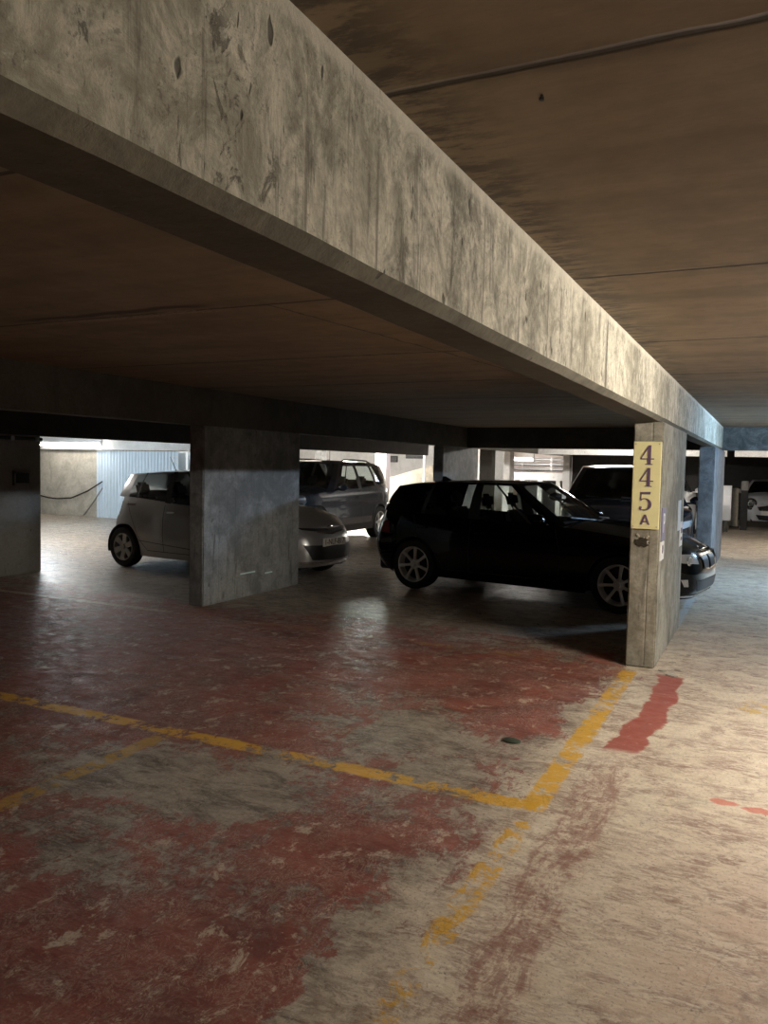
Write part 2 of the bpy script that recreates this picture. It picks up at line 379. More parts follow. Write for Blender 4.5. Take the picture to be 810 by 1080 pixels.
    conc = n.mix(aisle, grey, warm)
    conc = n.mix(n.math('MULTIPLY', blob(0.2, 2.6, .6, .9, 0.55), n.step(cn, 0.4, 0.6)), conc, (0.40, 0.20, 0.13))
    redc = n.mix(n.step(n1, 0.35, 0.65), (0.16, 0.034, 0.025), (0.30, 0.070, 0.048))
    redc = n.mix(n.step(cf, 0.5, 0.8, 0, 0.5), redc, (0.33, 0.20, 0.15))
    c = n.mix(n.math('MULTIPLY', red, 0.88), conc, redc)
    pale = n.math('MULTIPLY', n.step(n.noise(n.scale(p, (1.3, 1, 1)), 5.5, 10, 0.80, dist=0.35), 0.555, 0.60), red)
    c = n.mix(n.math('MULTIPLY', pale, 0.75), c, (0.60, 0.51, 0.39))
    c = n.mix(n.math('MULTIPLY', scr, 0.5), c, (0.66, 0.58, 0.47))
    c = n.mix(n.step(cf, 0.54, 0.66, 0, 0.5), c, (0.10, 0.065, 0.048))
    c = n.mix(n.math('MULTIPLY', n.step(n3, 0.55, 0.68), n.step(cn2, 0.40, 0.56)), c, (0.26, 0.17, 0.125))
    c = n.mix(n.math('MULTIPLY', n.math('MULTIPLY', strip2, n.step(n.math('ADD', ns, n.math('MULTIPLY', n.math('SUBTRACT', n3, 0.5), 0.6)), 0.38, 0.60)), 0.70), c, (0.26, 0.10, 0.075))
    c = n.mix(n.math('MULTIPLY', strip, 0.95), c, (0.36, 0.085, 0.06))
    c = n.mix(n.math('MULTIPLY', dab, 0.8), c, (0.60, 0.16, 0.11))
    # yellow bay lines
    def line(v, a, b, u, u0, u1, keep, col, ss=0.012):
        nonlocal c
        m_ = n.math('MULTIPLY', band(v, a, b, ss), band(u, u0, u1, 0.03))
        worn = n.step(n.math('ADD', n2, n.math('MULTIPLY', n.math('SUBTRACT', n1, 0.5), 1.1)), 0.5-keep, 0.62-keep)
        c = n.mix(n.math('MULTIPLY', n.math('MULTIPLY', m_, worn), 0.92), c, col)
    yel = (0.72, 0.40, 0.035)
    line(X, -1.00, -0.88, Y, 3.6, 6.50, 0.12, yel)
    line(X, -0.99, -0.89, Y, 1.0, 3.62, 0.02, yel)
    line(Y, 3.57, 3.69, X, -5.6, -0.9, 0.10, yel)
    line(Y, 6.52, 6.60, X, -5.5, -1.0, -0.03, (0.36, 0.22, 0.05))
    line(X, -3.17, -3.06, Y, 2.2, 3.57, 0.09, (0.50, 0.29, 0.05))
    line(X, -3.12, -3.02, Y, 7.3, 10.8, 0.05, (0.5, 0.48, 0.42))
    line(Y, 6.5, 6.6, X, -9.2, -5.65, 0.1, (0.55, 0.48, 0.38))
    line(X, -5.62, -5.52, Y, 8.95, 12.5, 0.02, (0.5, 0.48, 0.42))
    line(X, -0.86, -0.77, Y, 8.6, 13.3, 0.2, (0.62, 0.64, 0.62))
    line(Y, 5.75, 6.10, X, -0.12, 0.5, 0.05, (0.62, 0.42, 0.10))
    # oily stains
    oil = n.step(n.noise(p, 1.7, 5, 0.6, dist=0.6), 0.60, 0.72, 0, 0.35)
    c = n.mix(oil, c, (0.10, 0.075, 0.05))
    crack = n.step(n.math('ABSOLUTE', n.math('SUBTRACT', n.noise(n.scale(p, (1, 0.55, 1)), 1.3, 6, 0.6, dist=1.0), 0.5)), 0.0, 0.006, 1, 0)
    c = n.mix(n.math('MULTIPLY', crack, 0.2), c, (0.05, 0.04, 0.03))
    rg = n.math('ADD', n.step(n.noise(n.scale(p, (1, 2, 1)), 6, 6, 0.7), 0.35, 0.7, 0.26, 0.60), n.step(sx0.outputs[1], 5.5, 8.0, 0.20, 0.0))
    n.set(Base_Color=c, Roughness=rg)
    n.bsdf.inputs['Specular IOR Level'].default_value = 0.55
    h = n.math('ADD', n.math('MULTIPLY', red, 0.3), n.math('ADD', n.math('MULTIPLY', n.noise(n.scale(p, (1, 1.8, 1)), 4.5, 5, 0.6), 1.3), n.math('MULTIPLY', n2, 0.5)))
    n.bump(h, 0.55, 0.012)
    return n.m
M['floor'] = floor_mat()

# ------------------------------------------------------------------ structure
ZC, ZB = 2.39, 1.99
floor = struct(box('floor', (-24, 6, -6, 30, -0.2, 0), M['floor']))
ceil = struct(box('ceiling', (-9.3, 6, -6, 30, ZC, ZC+0.2), M['ceiling']))
ceil2 = struct(box('ceiling_far_aisle', (-24, -9.3, -6, 30, ZC, ZC+0.2), M['white_ceiling']))
for nm, b, mt in [('wall_right', (5.0, 5.2, -6, 30, 0, ZC), 'dark_beam'), ('wall_back', (-24, 6, -6.2, -6, 0, ZC), 'dark_beam'),
                  ('wall_far', (-24, -5.35, 29, 29.2, 0, ZC), 'white_wall'), ('wall_far_right', (-1.4, 5.0, 29.0, 29.2, 0, ZC), 'dark_wall'),
                  ('wall_left', (-24.2, -24, -6, 30, 0, ZC), 'beige_wall'),
                  ('wall_far_left', (-24, -16.7, 16.3, 16.5, 0, 1.87), 'beige_wall')]:
    struct(box(nm, b, M[mt]))

def noisy_box(name, b, mat, bev=0.012, parent=None, cut=0.25, amp=0.004, chamfer=None):
    bm = bmesh.new(); bx(bm, *b)
    if chamfer:
        es = [e for e in bm.edges if all(abs(v.co.z-b[4]) < 1e-4 and abs(v.co.x-b[1]) < 1e-4 for v in e.verts)]
        bmesh.ops.bevel(bm, geom=es, offset=chamfer, segments=1, affect='EDGES')
    L = max(b[1]-b[0], b[3]-b[2], b[5]-b[4]); ax = [b[1]-b[0], b[3]-b[2], b[5]-b[4]].index(L)
    k = int(L/cut)
    for i in range(1, k):
        no = Vector([1 if j == ax else 0 for j in range(3)]); lo = b[ax*2]
        bmesh.ops.bisect_plane(bm, geom=bm.verts[:]+bm.edges[:]+bm.faces[:], plane_co=no*(lo+i*L/k), plane_no=no)
    if bev: 
        es = [e for e in bm.edges if len(e.link_faces) == 2 and e.calc_face_angle(0) > 0.5]
        bmesh.ops.bevel(bm, geom=es, offset=bev, segments=2, affect='EDGES')
    rnd = random.Random(hash(name) % 999 if False else len(name)*7)
    for v in bm.verts:
        v.co += Vector((rnd.uniform(-amp, amp), rnd.uniform(-amp, amp), rnd.uniform(-amp, amp)))
    return from_bm(name, bm, mat, parent)
# longitudinal beams
M['soffit'] = concrete('shade_toned_soffit', (0.085, 0.075, 0.055), (0.05, 0.043, 0.03), 0.6, bump=0.4)  # shade under the beam put into the colour of its soffit
M['edge'] = concrete('shade_toned_chamfer', (0.17, 0.155, 0.115), (0.09, 0.08, 0.055), 0.6, bump=0.8)  # chamfer darkened too, its shade put into the colour
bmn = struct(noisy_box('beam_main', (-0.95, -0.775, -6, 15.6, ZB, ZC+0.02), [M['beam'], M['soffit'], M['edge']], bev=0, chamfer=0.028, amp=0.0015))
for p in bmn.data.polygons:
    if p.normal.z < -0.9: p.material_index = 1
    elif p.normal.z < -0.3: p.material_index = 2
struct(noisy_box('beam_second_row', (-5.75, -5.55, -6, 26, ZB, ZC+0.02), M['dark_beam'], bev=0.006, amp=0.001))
struct(noisy_box('beam_third_row', (-9.5, -9.2, -6, 22, 1.91, ZC+0.02), M['dark_wall'], bev=0.006, amp=0.001))  # near-black tone carries the shade on this beam
# cross beams
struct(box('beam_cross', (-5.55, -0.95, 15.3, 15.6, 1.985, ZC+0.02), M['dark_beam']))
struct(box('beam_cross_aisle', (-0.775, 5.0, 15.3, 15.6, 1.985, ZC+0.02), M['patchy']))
struct(box('beam_pale', (-5.55, -0.95, 20.8, 21.1, 1.97, ZC+0.02), M['white_wall']))
struct(box('beam_pale_aisle', (-0.775, 5.0, 20.8, 21.1, 1.97, ZC+0.02), M['white_wall']))
struct(box('beam_pale_left', (-24, -13.0, 16.05, 16.3, 1.86, ZC+0.02), M['white_wall']))

# pillars: name, x0,x1,y0,y1, material, label
PILLARS = [
    (-1.00, -0.77, 6.66, 8.57, 'pillar', 'near concrete pillar carrying the yellow 445A sign'),
    (-1.00, -0.772, 13.3, 16.3, 'worn_grey', 'bluish concrete pillar in the aisle, next beyond the one with the 445A sign'),
    (-5.75, -5.55, 6.95, 8.92, 'grey_pillar', 'wide grey concrete pillar in front of the silver hatchback'),
    (-5.75, -5.55, 14.0, 16.0, 'grey_pillar', 'grey speckled pillar seen over the rear roof of the black hatchback'),
]
pill = []
for x0, x1, y0, y1, mt, lb in PILLARS:
    cx, cy = (x0+x1)/2, (y0+y1)/2
    o = noisy_box('concrete_pillar', (x0-cx, x1-cx, y0-cy, y1-cy, 0, ZB), M[mt], bev=0.012, amp=0.002)
    o.location = (cx, cy, 0); tag(o, lb, 'pillar'); pill.append(o)
o = noisy_box('concrete_pillar', (-0.15, 0.15, -1.2, 1.2, 0, 1.91), M['left_wall'], bev=0.01, amp=0.001)
o.location = (-9.35, 6.75, 0); tag(o, 'pale grey wall-like pillar at the left edge with a small dark box on it', 'pillar')

# ------------------------------------------------------------------ lamps, real and added (out of the frame or over the far aisle)
for i, (x, y, z, L, ax, col, st, lb) in enumerate(LAMPS):
    t = empty('tube_lamp', (x, y, z), 0 if ax == 'y' else PI/2, lb, 'lamp')
    bm = bmesh.new(); bx(bm, -0.045, 0.045, -L/2-0.06, L/2+0.06, 0.07, ZC-z, bev=0.008)
    bx(bm, -0.02, 0.02, -L/2-0.05, -L/2-0.01, -0.01, 0.08); bx(bm, -0.02, 0.02, L/2+0.01, L/2+0.05, -0.01, 0.08)
    from_bm('housing', bm, M['white'], t)
    bm = bmesh.new(); cyl(bm, (0, -L/2, 0), (0, L/2, 0), 0.019, seg=12)
    from_bm('tube', bm, emis('tube_glow', col, st), t)

# ------------------------------------------------------------------ far aisle and garage end
M['corr'] = plain('pale_blue_sheet_paint', (0.66, 0.76, 0.84), 0.45, var=0.08)
def corrugated(name, x0, x1, y, z1, pitch=0.11, dep=0.03):
    bm = bmesh.new(); prof = []; x = x0
    while x < x1:
        prof += [(x, 0), (x+pitch*0.32, 0), (x+pitch*0.5, dep), (x+pitch*0.82, dep)]; x += pitch
    vs = [[bm.verts.new((px, y-d, z)) for px, d in prof] for z in (0, z1)]
    back = [[bm.verts.new((px, y+0.03, z)) for px, d in prof] for z in (0, z1)]
    for k in range(len(prof)-1):
        bm.faces.new((vs[0][k], vs[0][k+1], vs[1][k+1], vs[1][k])); bm.faces.new((back[0][k], back[0][k+1], back[1][k+1], back[1][k]))
        bm.faces.new((vs[1][k], vs[1][k+1], back[1][k+1], back[1][k]))
    return struct(from_bm(name, bm, M['corr']))
corrugated('wall_corrugated', -16.7, -13.85, 16.3, 1.84)
corrugated('wall_corrugated_recess', -13.75, -11.0, 16.55, 1.84)
struct(box('trim_1', (-13.87, -13.77, 16.22, 16.6, 0, 1.84), M['corr']))
n52 = text('wall_number', '52', 0.24, 0.004, M['white'], None, frame((-13.86, 16.20, 1.63), (1, 0, 0), (0, 0, 1)))
tag(n52, 'white number 52 on the pale blue corrugated wall', 'number')
bm = bmesh.new(); pts = [(-18.98, .55), (-18.5, .475), (-18.18, .46), (-17.62, .50), (-17.01, .71), (-16.45, .99)]
tube(bm, [(x, 16.26, z) for x, z in pts], 0.018, 8)
tag(from_bm('hanging_cable', bm, M['cable']), 'dark cable sagging across the far left concrete wall', 'cable')
bm = bmesh.new(); tube(bm, [(-16.45, 16.26, .81), (-16.8, 16.26, 0.4), (-17.15, 16.24, 0.02)], 0.014, 8)
tag(from_bm('leaning_rod', bm, M['steel']), 'thin rod leaning against the far left concrete wall', 'rod')
struct(box('wall_dark_end', (-5.35, -1.17, 24.0, 24.2, 0, ZC), M['dark_wall']))
def thing_box(name, b, mat, label, cat, bev=0.01, group=None):
    cx, cy = (b[0]+b[1])/2, (b[2]+b[3])/2
    o = box(name, (b[0]-cx, b[1]-cx, b[2]-cy, b[3]-cy, b[4], b[5]), M[mat], bev=bev); o.location = (cx, cy, 0)
    return tag(o, label, cat, group)
thing_box('square_pillar', (-11.46, -11.09, 23.0, 23.35, 0, ZC), 'lilac', 'pale lilac square pillar behind the rear of the slate SUV', 'pillar')
thing_box('square_post', (-14.41, -14.13, 24.15, 24.45, 0, ZC), 'grey_pillar', 'grey square post over the roof front of the slate SUV', 'post')
thing_box('white_pillar', (-7.18, -6.98, 23, 23.45, 0, ZC), 'white_wall', 'white square pillar beside the glowing tube lamp', 'pillar')
thing_box('dark_post', (-6.90, -6.56, 20, 20.3, 0, ZC), 'dark_beam', 'dark post right of the grey speckled pillar', 'post')
thing_box('narrow_pillar', (-8.40, -8.17, 24, 24.4, 0, ZC), 'white_wall', 'bright narrow white pillar between speckled pillar and dark post', 'pillar')
thing_box('thin_pipe', (-10.22, -10.15, 24, 24.07, 0, ZC), 'white', 'thin white upright pipe before the ramp', 'pipe', 0.02)
thing_box('spotted_post', (-5.56, -5.35, 23.7, 23.95, 0, ZC), 'white_wall', 'pale post at the left end of the dark wall behind the large dark car', 'post')
# ramp with a sloping parapet
bm = bmesh.new()
def wedge(bm, prof, y0, y1):
    a = [bm.verts.new((x, y0, z)) for x, z in prof]; b = [bm.verts.new((x, y1, z)) for x, z in prof]
    bm.faces.new(a); bm.faces.new(b[::-1])
    for k in range(len(prof)): bm.faces.new((a[k], a[(k+1) % len(prof)], b[(k+1) % len(prof)], b[k]))
wedge(bm, [(-12.4, 0), (-8.6, 0), (-8.6, 1.82), (-9.89, 1.72), (-10.5, 1.58), (-11.01, 1.43), (-12.0, 1.14), (-12.4, 1.02)], 25, 25.2)
rp = struct(from_bm('wall_ramp', bm, M['beige_wall']))
bm = bmesh.new(); wedge(bm, [(-13.5, 0), (-9.0, 0), (-9.0, 0.9), (-13.5, 0.98)], 24.45, 24.6)
struct(from_bm('wall_ramp_low', bm, M['beige_wall']))
for (x0, x1, z0, z1, nm) in ((-13.95, -13.45, 1.72, 1.95, 'dark vent opening left of the lilac pillar'), (-13.02, -12.3, 1.88, 2.10, 'dark vent opening right of the lilac pillar')):
    cx = (x0+x1)/2
    e = empty('wall_vent', (cx, 28.95, z0), 0, nm, 'vent'); k = 1.08
    bm = bmesh.new(); bx(bm, (x0-cx)*1.1, (x1-cx)*1.1, -0.06, 0.0, 0, (z1-z0)*1.1); from_bm('opening', bm, M['dark_wall'], e)
    bm = bmesh.new()
    for q in range(5): bx(bm, (x0-cx)*1.05, (x1-cx)*1.05, -0.09, -0.06, 0.02+q*0.045, 0.035+q*0.045)
    from_bm('slats', bm, M['steel'], e)
# round mirror on a bracket
e = empty('round_mirror', (-13.2, 23, 1.63), 0, 'small round mirror with a dark rim above the roof of the slate SUV', 'mirror')
bm = bmesh.new(); lathe(bm, [(0.11, 0.02), (0.12, -0.02), (0.10, -0.03), (0.095, -0.01)], 28); from_bm('rim', bm, M['black_plastic'], e, smooth=40)
bm = bmesh.new(); lathe(bm, [(0.098, -0.01), (0.07, -0.025), (0.001, -0.035)], 28); from_bm('mirror_glass', bm, M['chrome'], e, smooth=60)
bm = bmesh.new(); tube(bm, [(0, 0.02, 0), (-0.5, 0.1, -0.02), (-1.05, 1.0, -0.03)], 0.015, 8); cyl(bm, (0.03, 0.03, 0), (0.03, 0.03, 0.8), 0.012); from_bm('bracket', bm, M['black_plastic'], e)
# wall with pipes, spandrel and opening below
struct(box('wall_pipes', (-8.1, -5.3, 27.0, 27.2, 0, ZC), concrete('pinkish_concrete', (0.60, 0.52, 0.48), (0.44, 0.37, 0.34), 0.1, bump=0.1)))
struct(box('trim_spandrel', (-7.8, -5.5, 26.0, 26.2, 1.20, 1.45), M['white_wall']))
struct(box('wall_low_dark', (-7.7, -5.5, 26.3, 26.5, 0, 1.2), M['dark_wall']))
for k, (x, lb) in enumerate(((-6.85, 'white short post below the pale band, left one'), (-6.24, 'white short post below the pale band, right one'))):
    thing_box('short_post', (x-0.075, x+0.075, 26.0, 26.15, 0, 1.2), 'white_wall', lb, 'post')
for z, r_, lb in ((1.90, 0.045, 'topmost of the three pipes along the pinkish wall'), (1.73, 0.055, 'middle one of the three pipes along the pinkish wall'), (1.56, 0.04, 'lowest of the three pipes along the pinkish wall')):
    e = empty('wall_pipe', (-6.7, 26.88, z), 0, lb, 'pipe'); bm = bmesh.new(); cyl(bm, (-1.35, 0, 0), (1.3, 0, 0), r_, seg=16); from_bm('pipe', bm, M['steel'], e, smooth=40)
    for x in (-1.0, 0, 1.0):
        bm = bmesh.new(); bx(bm, x-0.02, x+0.02, -r_-0.01, 0.13, -r_-0.01, r_+0.01); from_bm('pipe_clamp', bm, M['steel'], e)
# right end of the aisle
wb = empty('white_cabinet', (-1.0, 23.1, 0.31), 0, 'bright white cabinet hung low beside the second aisle pillar', 'cabinet')
box('cabinet_body', (-0.11, 0.11, -0.1, 0.15, 0, 0.93), M['white'], wb, 0.01)
box('cabinet_door', (-0.10, 0.10, -0.115, -0.10, 0.02, 0.66), M['white'], wb, 0.004); box('cabinet_flap', (-0.10, 0.10, -0.115, -0.10, 0.68, 0.91), M['white'], wb, 0.004)
box('cabinet_stand', (-0.05, 0.05, -0.05, 0.1, -0.31, 0), M['dark_beam'], wb)
e = empty('barrier_post', (-0.86, 25.0, 0), 0, 'pale upright post between white cabinet and the rounded car', 'post')
bm = bmesh.new(); cyl(bm, (0, 0, 0.0), (0, 0, 1.12), 0.09, 0.085, 20); from_bm('shaft', bm, M['beige_wall'], e, smooth=40)
bm = bmesh.new(); bx(bm, -0.13, 0.13, -0.13, 0.13, 0, 0.05, 0.01); from_bm('base', bm, M['dark_beam'], e)
bm = bmesh.new(); lathe(bm, [(0.001, 0.03), (0.06, 0.025), (0.09, 0)], 20, Matrix.Translation((0, 0, 1.12)) @ Matrix.Rotation(PI/2, 4, 'X')); from_bm('cap', bm, M['beige_wall'], e, smooth=50)
e = empty('drum_on_stand', (-0.60, 24.2, 0), 0, 'greyish round drum on a dark stand left of the rounded car', 'drum')
bm = bmesh.new(); lathe(bm, [(0.001, 0.26), (0.08, 0.26), (0.10, 0.22), (0.10, 0.02), (0.09, 0), (0.001, 0)], 24, Matrix.Translation((0, 0, 1.10)) @ Matrix.Rotation(PI/2, 4, 'X')); from_bm('drum', bm, M['left_wall'], e, smooth=50)
bm = bmesh.new(); bx(bm, -0.09, 0.09, -0.09, 0.09, 0, 1.10, 0.01); from_bm('stand', bm, M['dark_wall'], e)

# ------------------------------------------------------------------ things fixed to the pillars
# the yellow 445A sign
PX0, PY0 = -0.885, 6.645
sg = empty('bay_number_sign', (PX0, PY0, 1.13), 0, 'tall yellow sign reading 445A on the front of the near pillar', 'sign')
SH, SW = 0.70, 0.215
bm = bmesh.new(); bx(bm, -SW/2, SW/2, -0.006, 0.008, 0, SH, 0.003); from_bm('sign_board', bm, M['sign'], sg)
def arc(cx, cy, rx, ry, a0, a1, n=18): return [(cx+rx*math.cos(math.radians(a0+(a1-a0)*k/n)), cy+ry*math.sin(math.radians(a0+(a1-a0)*k/n))) for k in range(n+1)]
# digits in a unit box 0.7 wide, 1 high, high-contrast roman with slab feet
four = [[(0.40, 1.0), (0.54, 1.0), (0.54, 0.33), (0.70, 0.33), (0.70, 0.27), (0.54, 0.27), (0.54, 0.05), (0.64, 0.04), (0.64, 0.0), (0.26, 0.0), (0.26, 0.04), (0.37, 0.05), (0.37, 0.27), (0.0, 0.27), (0.0, 0.33)],
        [(0.07, 0.33), (0.37, 0.33), (0.37, 0.82)]]
five = [[(0.08, 0.97), (0.60, 1.0), (0.58, 0.86), (0.14, 0.86), (0.12, 0.60)] + [(0.22, 0.645)] + arc(0.32, 0.32, 0.34, 0.33, 95, -90, 22) + arc(0.20, 0.10, 0.17, 0.12, 240, 150, 8) + arc(0.10, 0.15, 0.07, 0.06, 160, -60, 12) + [(0.17, 0.05)] + arc(0.30, 0.32, 0.20, 0.28, -85, 100, 20) + [(0.16, 0.555), (0.11, 0.50), (0.07, 0.51)]]
let_a = [[(0.28, 1.0), (0.42, 1.0), (0.70, 0.0), (0.54, 0.0), (0.48, 0.24), (0.22, 0.24), (0.16, 0.0), (0.0, 0.0)], [(0.25, 0.37), (0.45, 0.37), (0.35, 0.76)]]
def glyph(loops, cx, z0, h, wd, nm):
    Mx = frame((cx-wd/2, -0.0085, z0), (1, 0, 0), (0, 0, 1)) @ Matrix.Diagonal((wd/0.7, h, 1, 1))
    return shape2d(nm, loops, 0.003, M['sign_ink'], sg, Mx)
glyph(four, 0.0, 0.515, 0.155, 0.105, 'digit_four'); glyph(four, 0.0, 0.340, 0.150, 0.105, 'digit_four')
glyph(five, 0.0, 0.150, 0.150, 0.105, 'digit_five'); glyph(let_a, 0.0, 0.035, 0.082, 0.078, 'letter_a')
for sx_ in (-1, 1):
    for z in (0.02, SH-0.02):
        bm = bmesh.new(); cyl(bm, (sx_*0.09, -0.010, z), (sx_*0.09, -0.005, z), 0.005); from_bm('screw', bm, M['steel'], sg)
# stickers on the aisle side of the near pillar
def side_sign(name, y0, y1, z0, z1, mat, label, cat, txt=None, ink=None):
    e = empty(name, (-0.768, (y0+y1)/2, z0), PI/2, label, cat)
    bm = bmesh.new(); bx(bm, -(y1-y0)/2, (y1-y0)/2, -0.006, 0.004, 0, z1-z0, 0.002); from_bm('panel', bm, mat, e)
    if txt: text('lettering', txt, (z1-z0)*0.85, 0.002, ink, e, frame((0, -0.0075, (z1-z0)/2), (1, 0, 0), (0, 0, 1)))
    return e
side_sign('parking_sign', 6.72, 6.98, 1.03, 1.30, plain('violet_grey_enamel', (0.16, 0.14, 0.22), 0.5), 'violet-grey P sign on the aisle side of the near pillar', 'sign', 'P', M['white'])
e = side_sign('small_notice', 6.71, 6.93, 0.87, 1.02, M['white'], 'small white notice with a dark mark below the P sign', 'notice')
bm = bmesh.new(); lathe(bm, [(0.035, 0), (0.035, -0.003), (0.022, -0.003), (0.022, 0)], 20, Matrix.Translation((0, -0.006, 0.09))); from_bm('ring_mark', bm, M['sign_ink'], e)
side_sign('long_strip', 8.02, 8.22, 1.03, 1.32, plain('pale_blue_enamel', (0.62, 0.70, 0.80), 0.4), 'pale blue upright strip at the far edge of the near pillar', 'sign')
e = side_sign('far_notice', 8.24, 8.46, 0.86, 1.10, M['white'], 'white notice below the pale blue strip on the near pillar', 'notice')
bm = bmesh.new(); bx(bm, -0.06, 0.06, -0.009, -0.006, 0.06, 0.09); bx(bm, -0.06, 0.06, -0.009, -0.006, 0.13, 0.18); from_bm('printed_mark', bm, M['sign_ink'], e)
# chipped hollow under the sign
bm = bmesh.new(); t = bmesh.new(); bmesh.ops.create_icosphere(t, subdivisions=3, radius=1)
rnd = random.Random(4)
for v in t.verts: v.co *= 1+rnd.uniform(-0.25, 0.25)
t.transform(Matrix.Diagonal((0.055, 0.006, 0.035, 1))); merge(bm, t)
o = from_bm('plaster_chip', bm, plain('chipped_concrete', (0.035, 0.028, 0.018), 0.95)); o.location = (-0.90, 6.655, 1.02); tag(o, 'dark chipped hollow in the near pillar just under the 445A sign', 'chip')
bm = bmesh.new()
for k in range(9):
    t = bmesh.new(); bmesh.ops.create_icosphere(t, subdivisions=1, radius=rnd.uniform(0.004, 0.009)); t.transform(Matrix.Translation((rnd.uniform(-0.05, 0.05), 0, rnd.uniform(-0.04, 0.05))) @ Matrix.Diagonal((1.3, 0.3, 1, 1))); merge(bm, t)
o = from_bm('plaster_crumbs', bm, M['beige_wall']); o.location = (-0.90, 6.652, 1.05); tag(o, 'pale plaster crumbs around the chip under the 445A sign', 'plaster', None, 'stuff')
# reflectors on the wide pillar
for (y0, y1, lb) in ((7.63, 7.93, 'longer pale reflector strip low on the wide grey pillar'), (8.14, 8.30, 'shorter pale reflector strip low on the wide grey pillar')):
    zc = 0.285 if y0 < 8 else 0.24
    o = box('reflector_strip', (-0.004, 0.006, -(y1-y0)/2, (y1-y0)/2, -0.009, 0.009), M['cyan'], None, 0.002); o.location = (-5.55, (y0+y1)/2, zc); tag(o, lb, 'reflector')
# small box and conduit on the left pillar
e = empty('switch_box', (-9.19, 7.61, 1.255), PI/2, 'small dark box with a grey frame on the pale left pillar', 'box')
box('box_body', (-0.10, 0.10, -0.05, 0.0, 0, 0.13), M['black_plastic'], e, 0.005)
bm = bmesh.new()
for b_ in ((-0.13, -0.10, -0.03, 0, -0.03, 0.16), (0.10, 0.13, -0.03, 0, -0.03, 0.16), (-0.13, 0.13, -0.03, 0, -0.03, 0), (-0.13, 0.13, -0.03, 0, 0.13, 0.16)): bx(bm, *b_)
from_bm('box_frame', bm, M['left_wall'], e)
bm = bmesh.new(); tube(bm, [(-9.17, 5.6, 1.86), (-9.17, 7.3, 1.86), (-9.17, 7.94, 1.86)], 0.022, 8)
e = from_bm('conduit', bm, M['cable']); tag(e, 'dark conduit along the top of the pale left pillar', 'conduit')
for y in (7.45, 7.85):
    bm = bmesh.new(); bx(bm, -9.20, -9.14, y-0.03, y+0.03, 1.83, 1.89, 0.005); from_bm('clamp', bm, M['steel'], e)
# litter on the floor
bm = bmesh.new(); lathe(bm, [(0.001, 0.014), (0.028, 0.014), (0.036, 0.008), (0.037, 0.0)], 24, Matrix.Rotation(PI/2, 4, 'X'))
o = from_bm('flat_cap', bm, plain('dull_green_plastic', (0.06, 0.075, 0.05), 0.5), smooth=40); o.location = (-1.29, 4.45, 0.001); o.scale = (1.5, 1.0, 1); tag(o, 'flat dark green cap lying in the empty bay', 'cap')
from_pts = [(-0.70, 6.62, .035), (-0.62, 6.50, .045), (-0.60, 6.72, .022), (-0.66, 6.95, .03), (-0.58, 7.10, .02), (-0.72, 8.42, .035), (-0.62, 8.46, .03), (-0.50, 7.75, .015), (-0.56, 7.3, .025), (-0.30, 7.4, .018)]
wh = ['by the front corner of the near pillar', 'nearest the camera by the near pillar', 'right of the near pillar corner', 'beside the middle of the near pillar', 'further right of the near pillar', 'at the far foot of the near pillar', 'just right of the far foot of the near pillar', 'smallest one in the aisle beyond the near pillar', 'between the two ends of the near pillar', 'alone in the aisle right of the near pillar']
for (x, y, r_), lb in zip(from_pts, wh):
    bm = bmesh.new(); vs = [bm.verts.new((r_*rnd.uniform(0.6, 1.2)*math.cos(a*PI/3.5), 0.6*r_*rnd.uniform(0.6, 1.2)*math.sin(a*PI/3.5), rnd.uniform(0.001, 0.008))) for a in range(7)]
    f = bm.faces.new(vs); r = bmesh.ops.extrude_face_region(bm, geom=[f]); 
    for v in r['geom']:
        if isinstance(v, bmesh.types.BMVert): v.co.z += 0.006
    o = from_bm('paint_flake', bm, M['beige_wall']); o.location = (x, y, 0); tag(o, 'pale flake on the floor ' + lb, 'flake', 'pale flakes around the near pillar foot')
# leaking crack crust and a bolt on the ceiling
bm = bmesh.new(); cyl(bm, (0, 0, 0), (0, 0, 0.012), 0.003, seg=8); cyl(bm, (0, 0, 0.0), (0, 0, 0.005), 0.006, seg=6)
o = from_bm('ceiling_bolt', bm, M['cable']); o.location = (-0.47, 1.70, ZC-0.011); tag(o, 'small dark bolt in the ceiling just beyond the nearest joint', 'bolt')


# ------------------------------------------------------------------ cars
def lerp(a, b, t): return a+(b-a)*t
def curve(pts):                                  # piecewise smooth curve through (x, value) points
    pts = sorted(pts)
    def f(x):
        if x <= pts[0][0]: return pts[0][1]
        if x >= pts[-1][0]: return pts[-1][1]
        for i in range(len(pts)-1):
            if x <= pts[i+1][0]:
                (x0, y0), (x1, y1) = pts[i], pts[i+1]; h = x1-x0; t = (x-x0)/h
                def sl(k):
                    if k <= 0 or k >= len(pts)-1: 
                        k2 = max(0, min(len(pts)-2, k if k <= 0 else k-1)); return (pts[k2+1][1]-pts[k2][1])/(pts[k2+1][0]-pts[k2][0])
                    a = (pts[k][1]-pts[k-1][1])/(pts[k][0]-pts[k-1][0]); b = (pts[k+1][1]-pts[k][1])/(pts[k+1][0]-pts[k][0])
                    return 0 if a*b <= 0 else 2*a*b/(a+b)
                m0, m1 = sl(i)*h, sl(i+1)*h
                return (2*t**3-3*t*t+1)*y0+(t**3-2*t*t+t)*m0+(-2*t**3+3*t*t)*y1+(t**3-t*t)*m1
    return f
def ss(a, b, x):
    t = max(0, min(1, (x-a)/(b-a))); return t*t*(3-2*t)

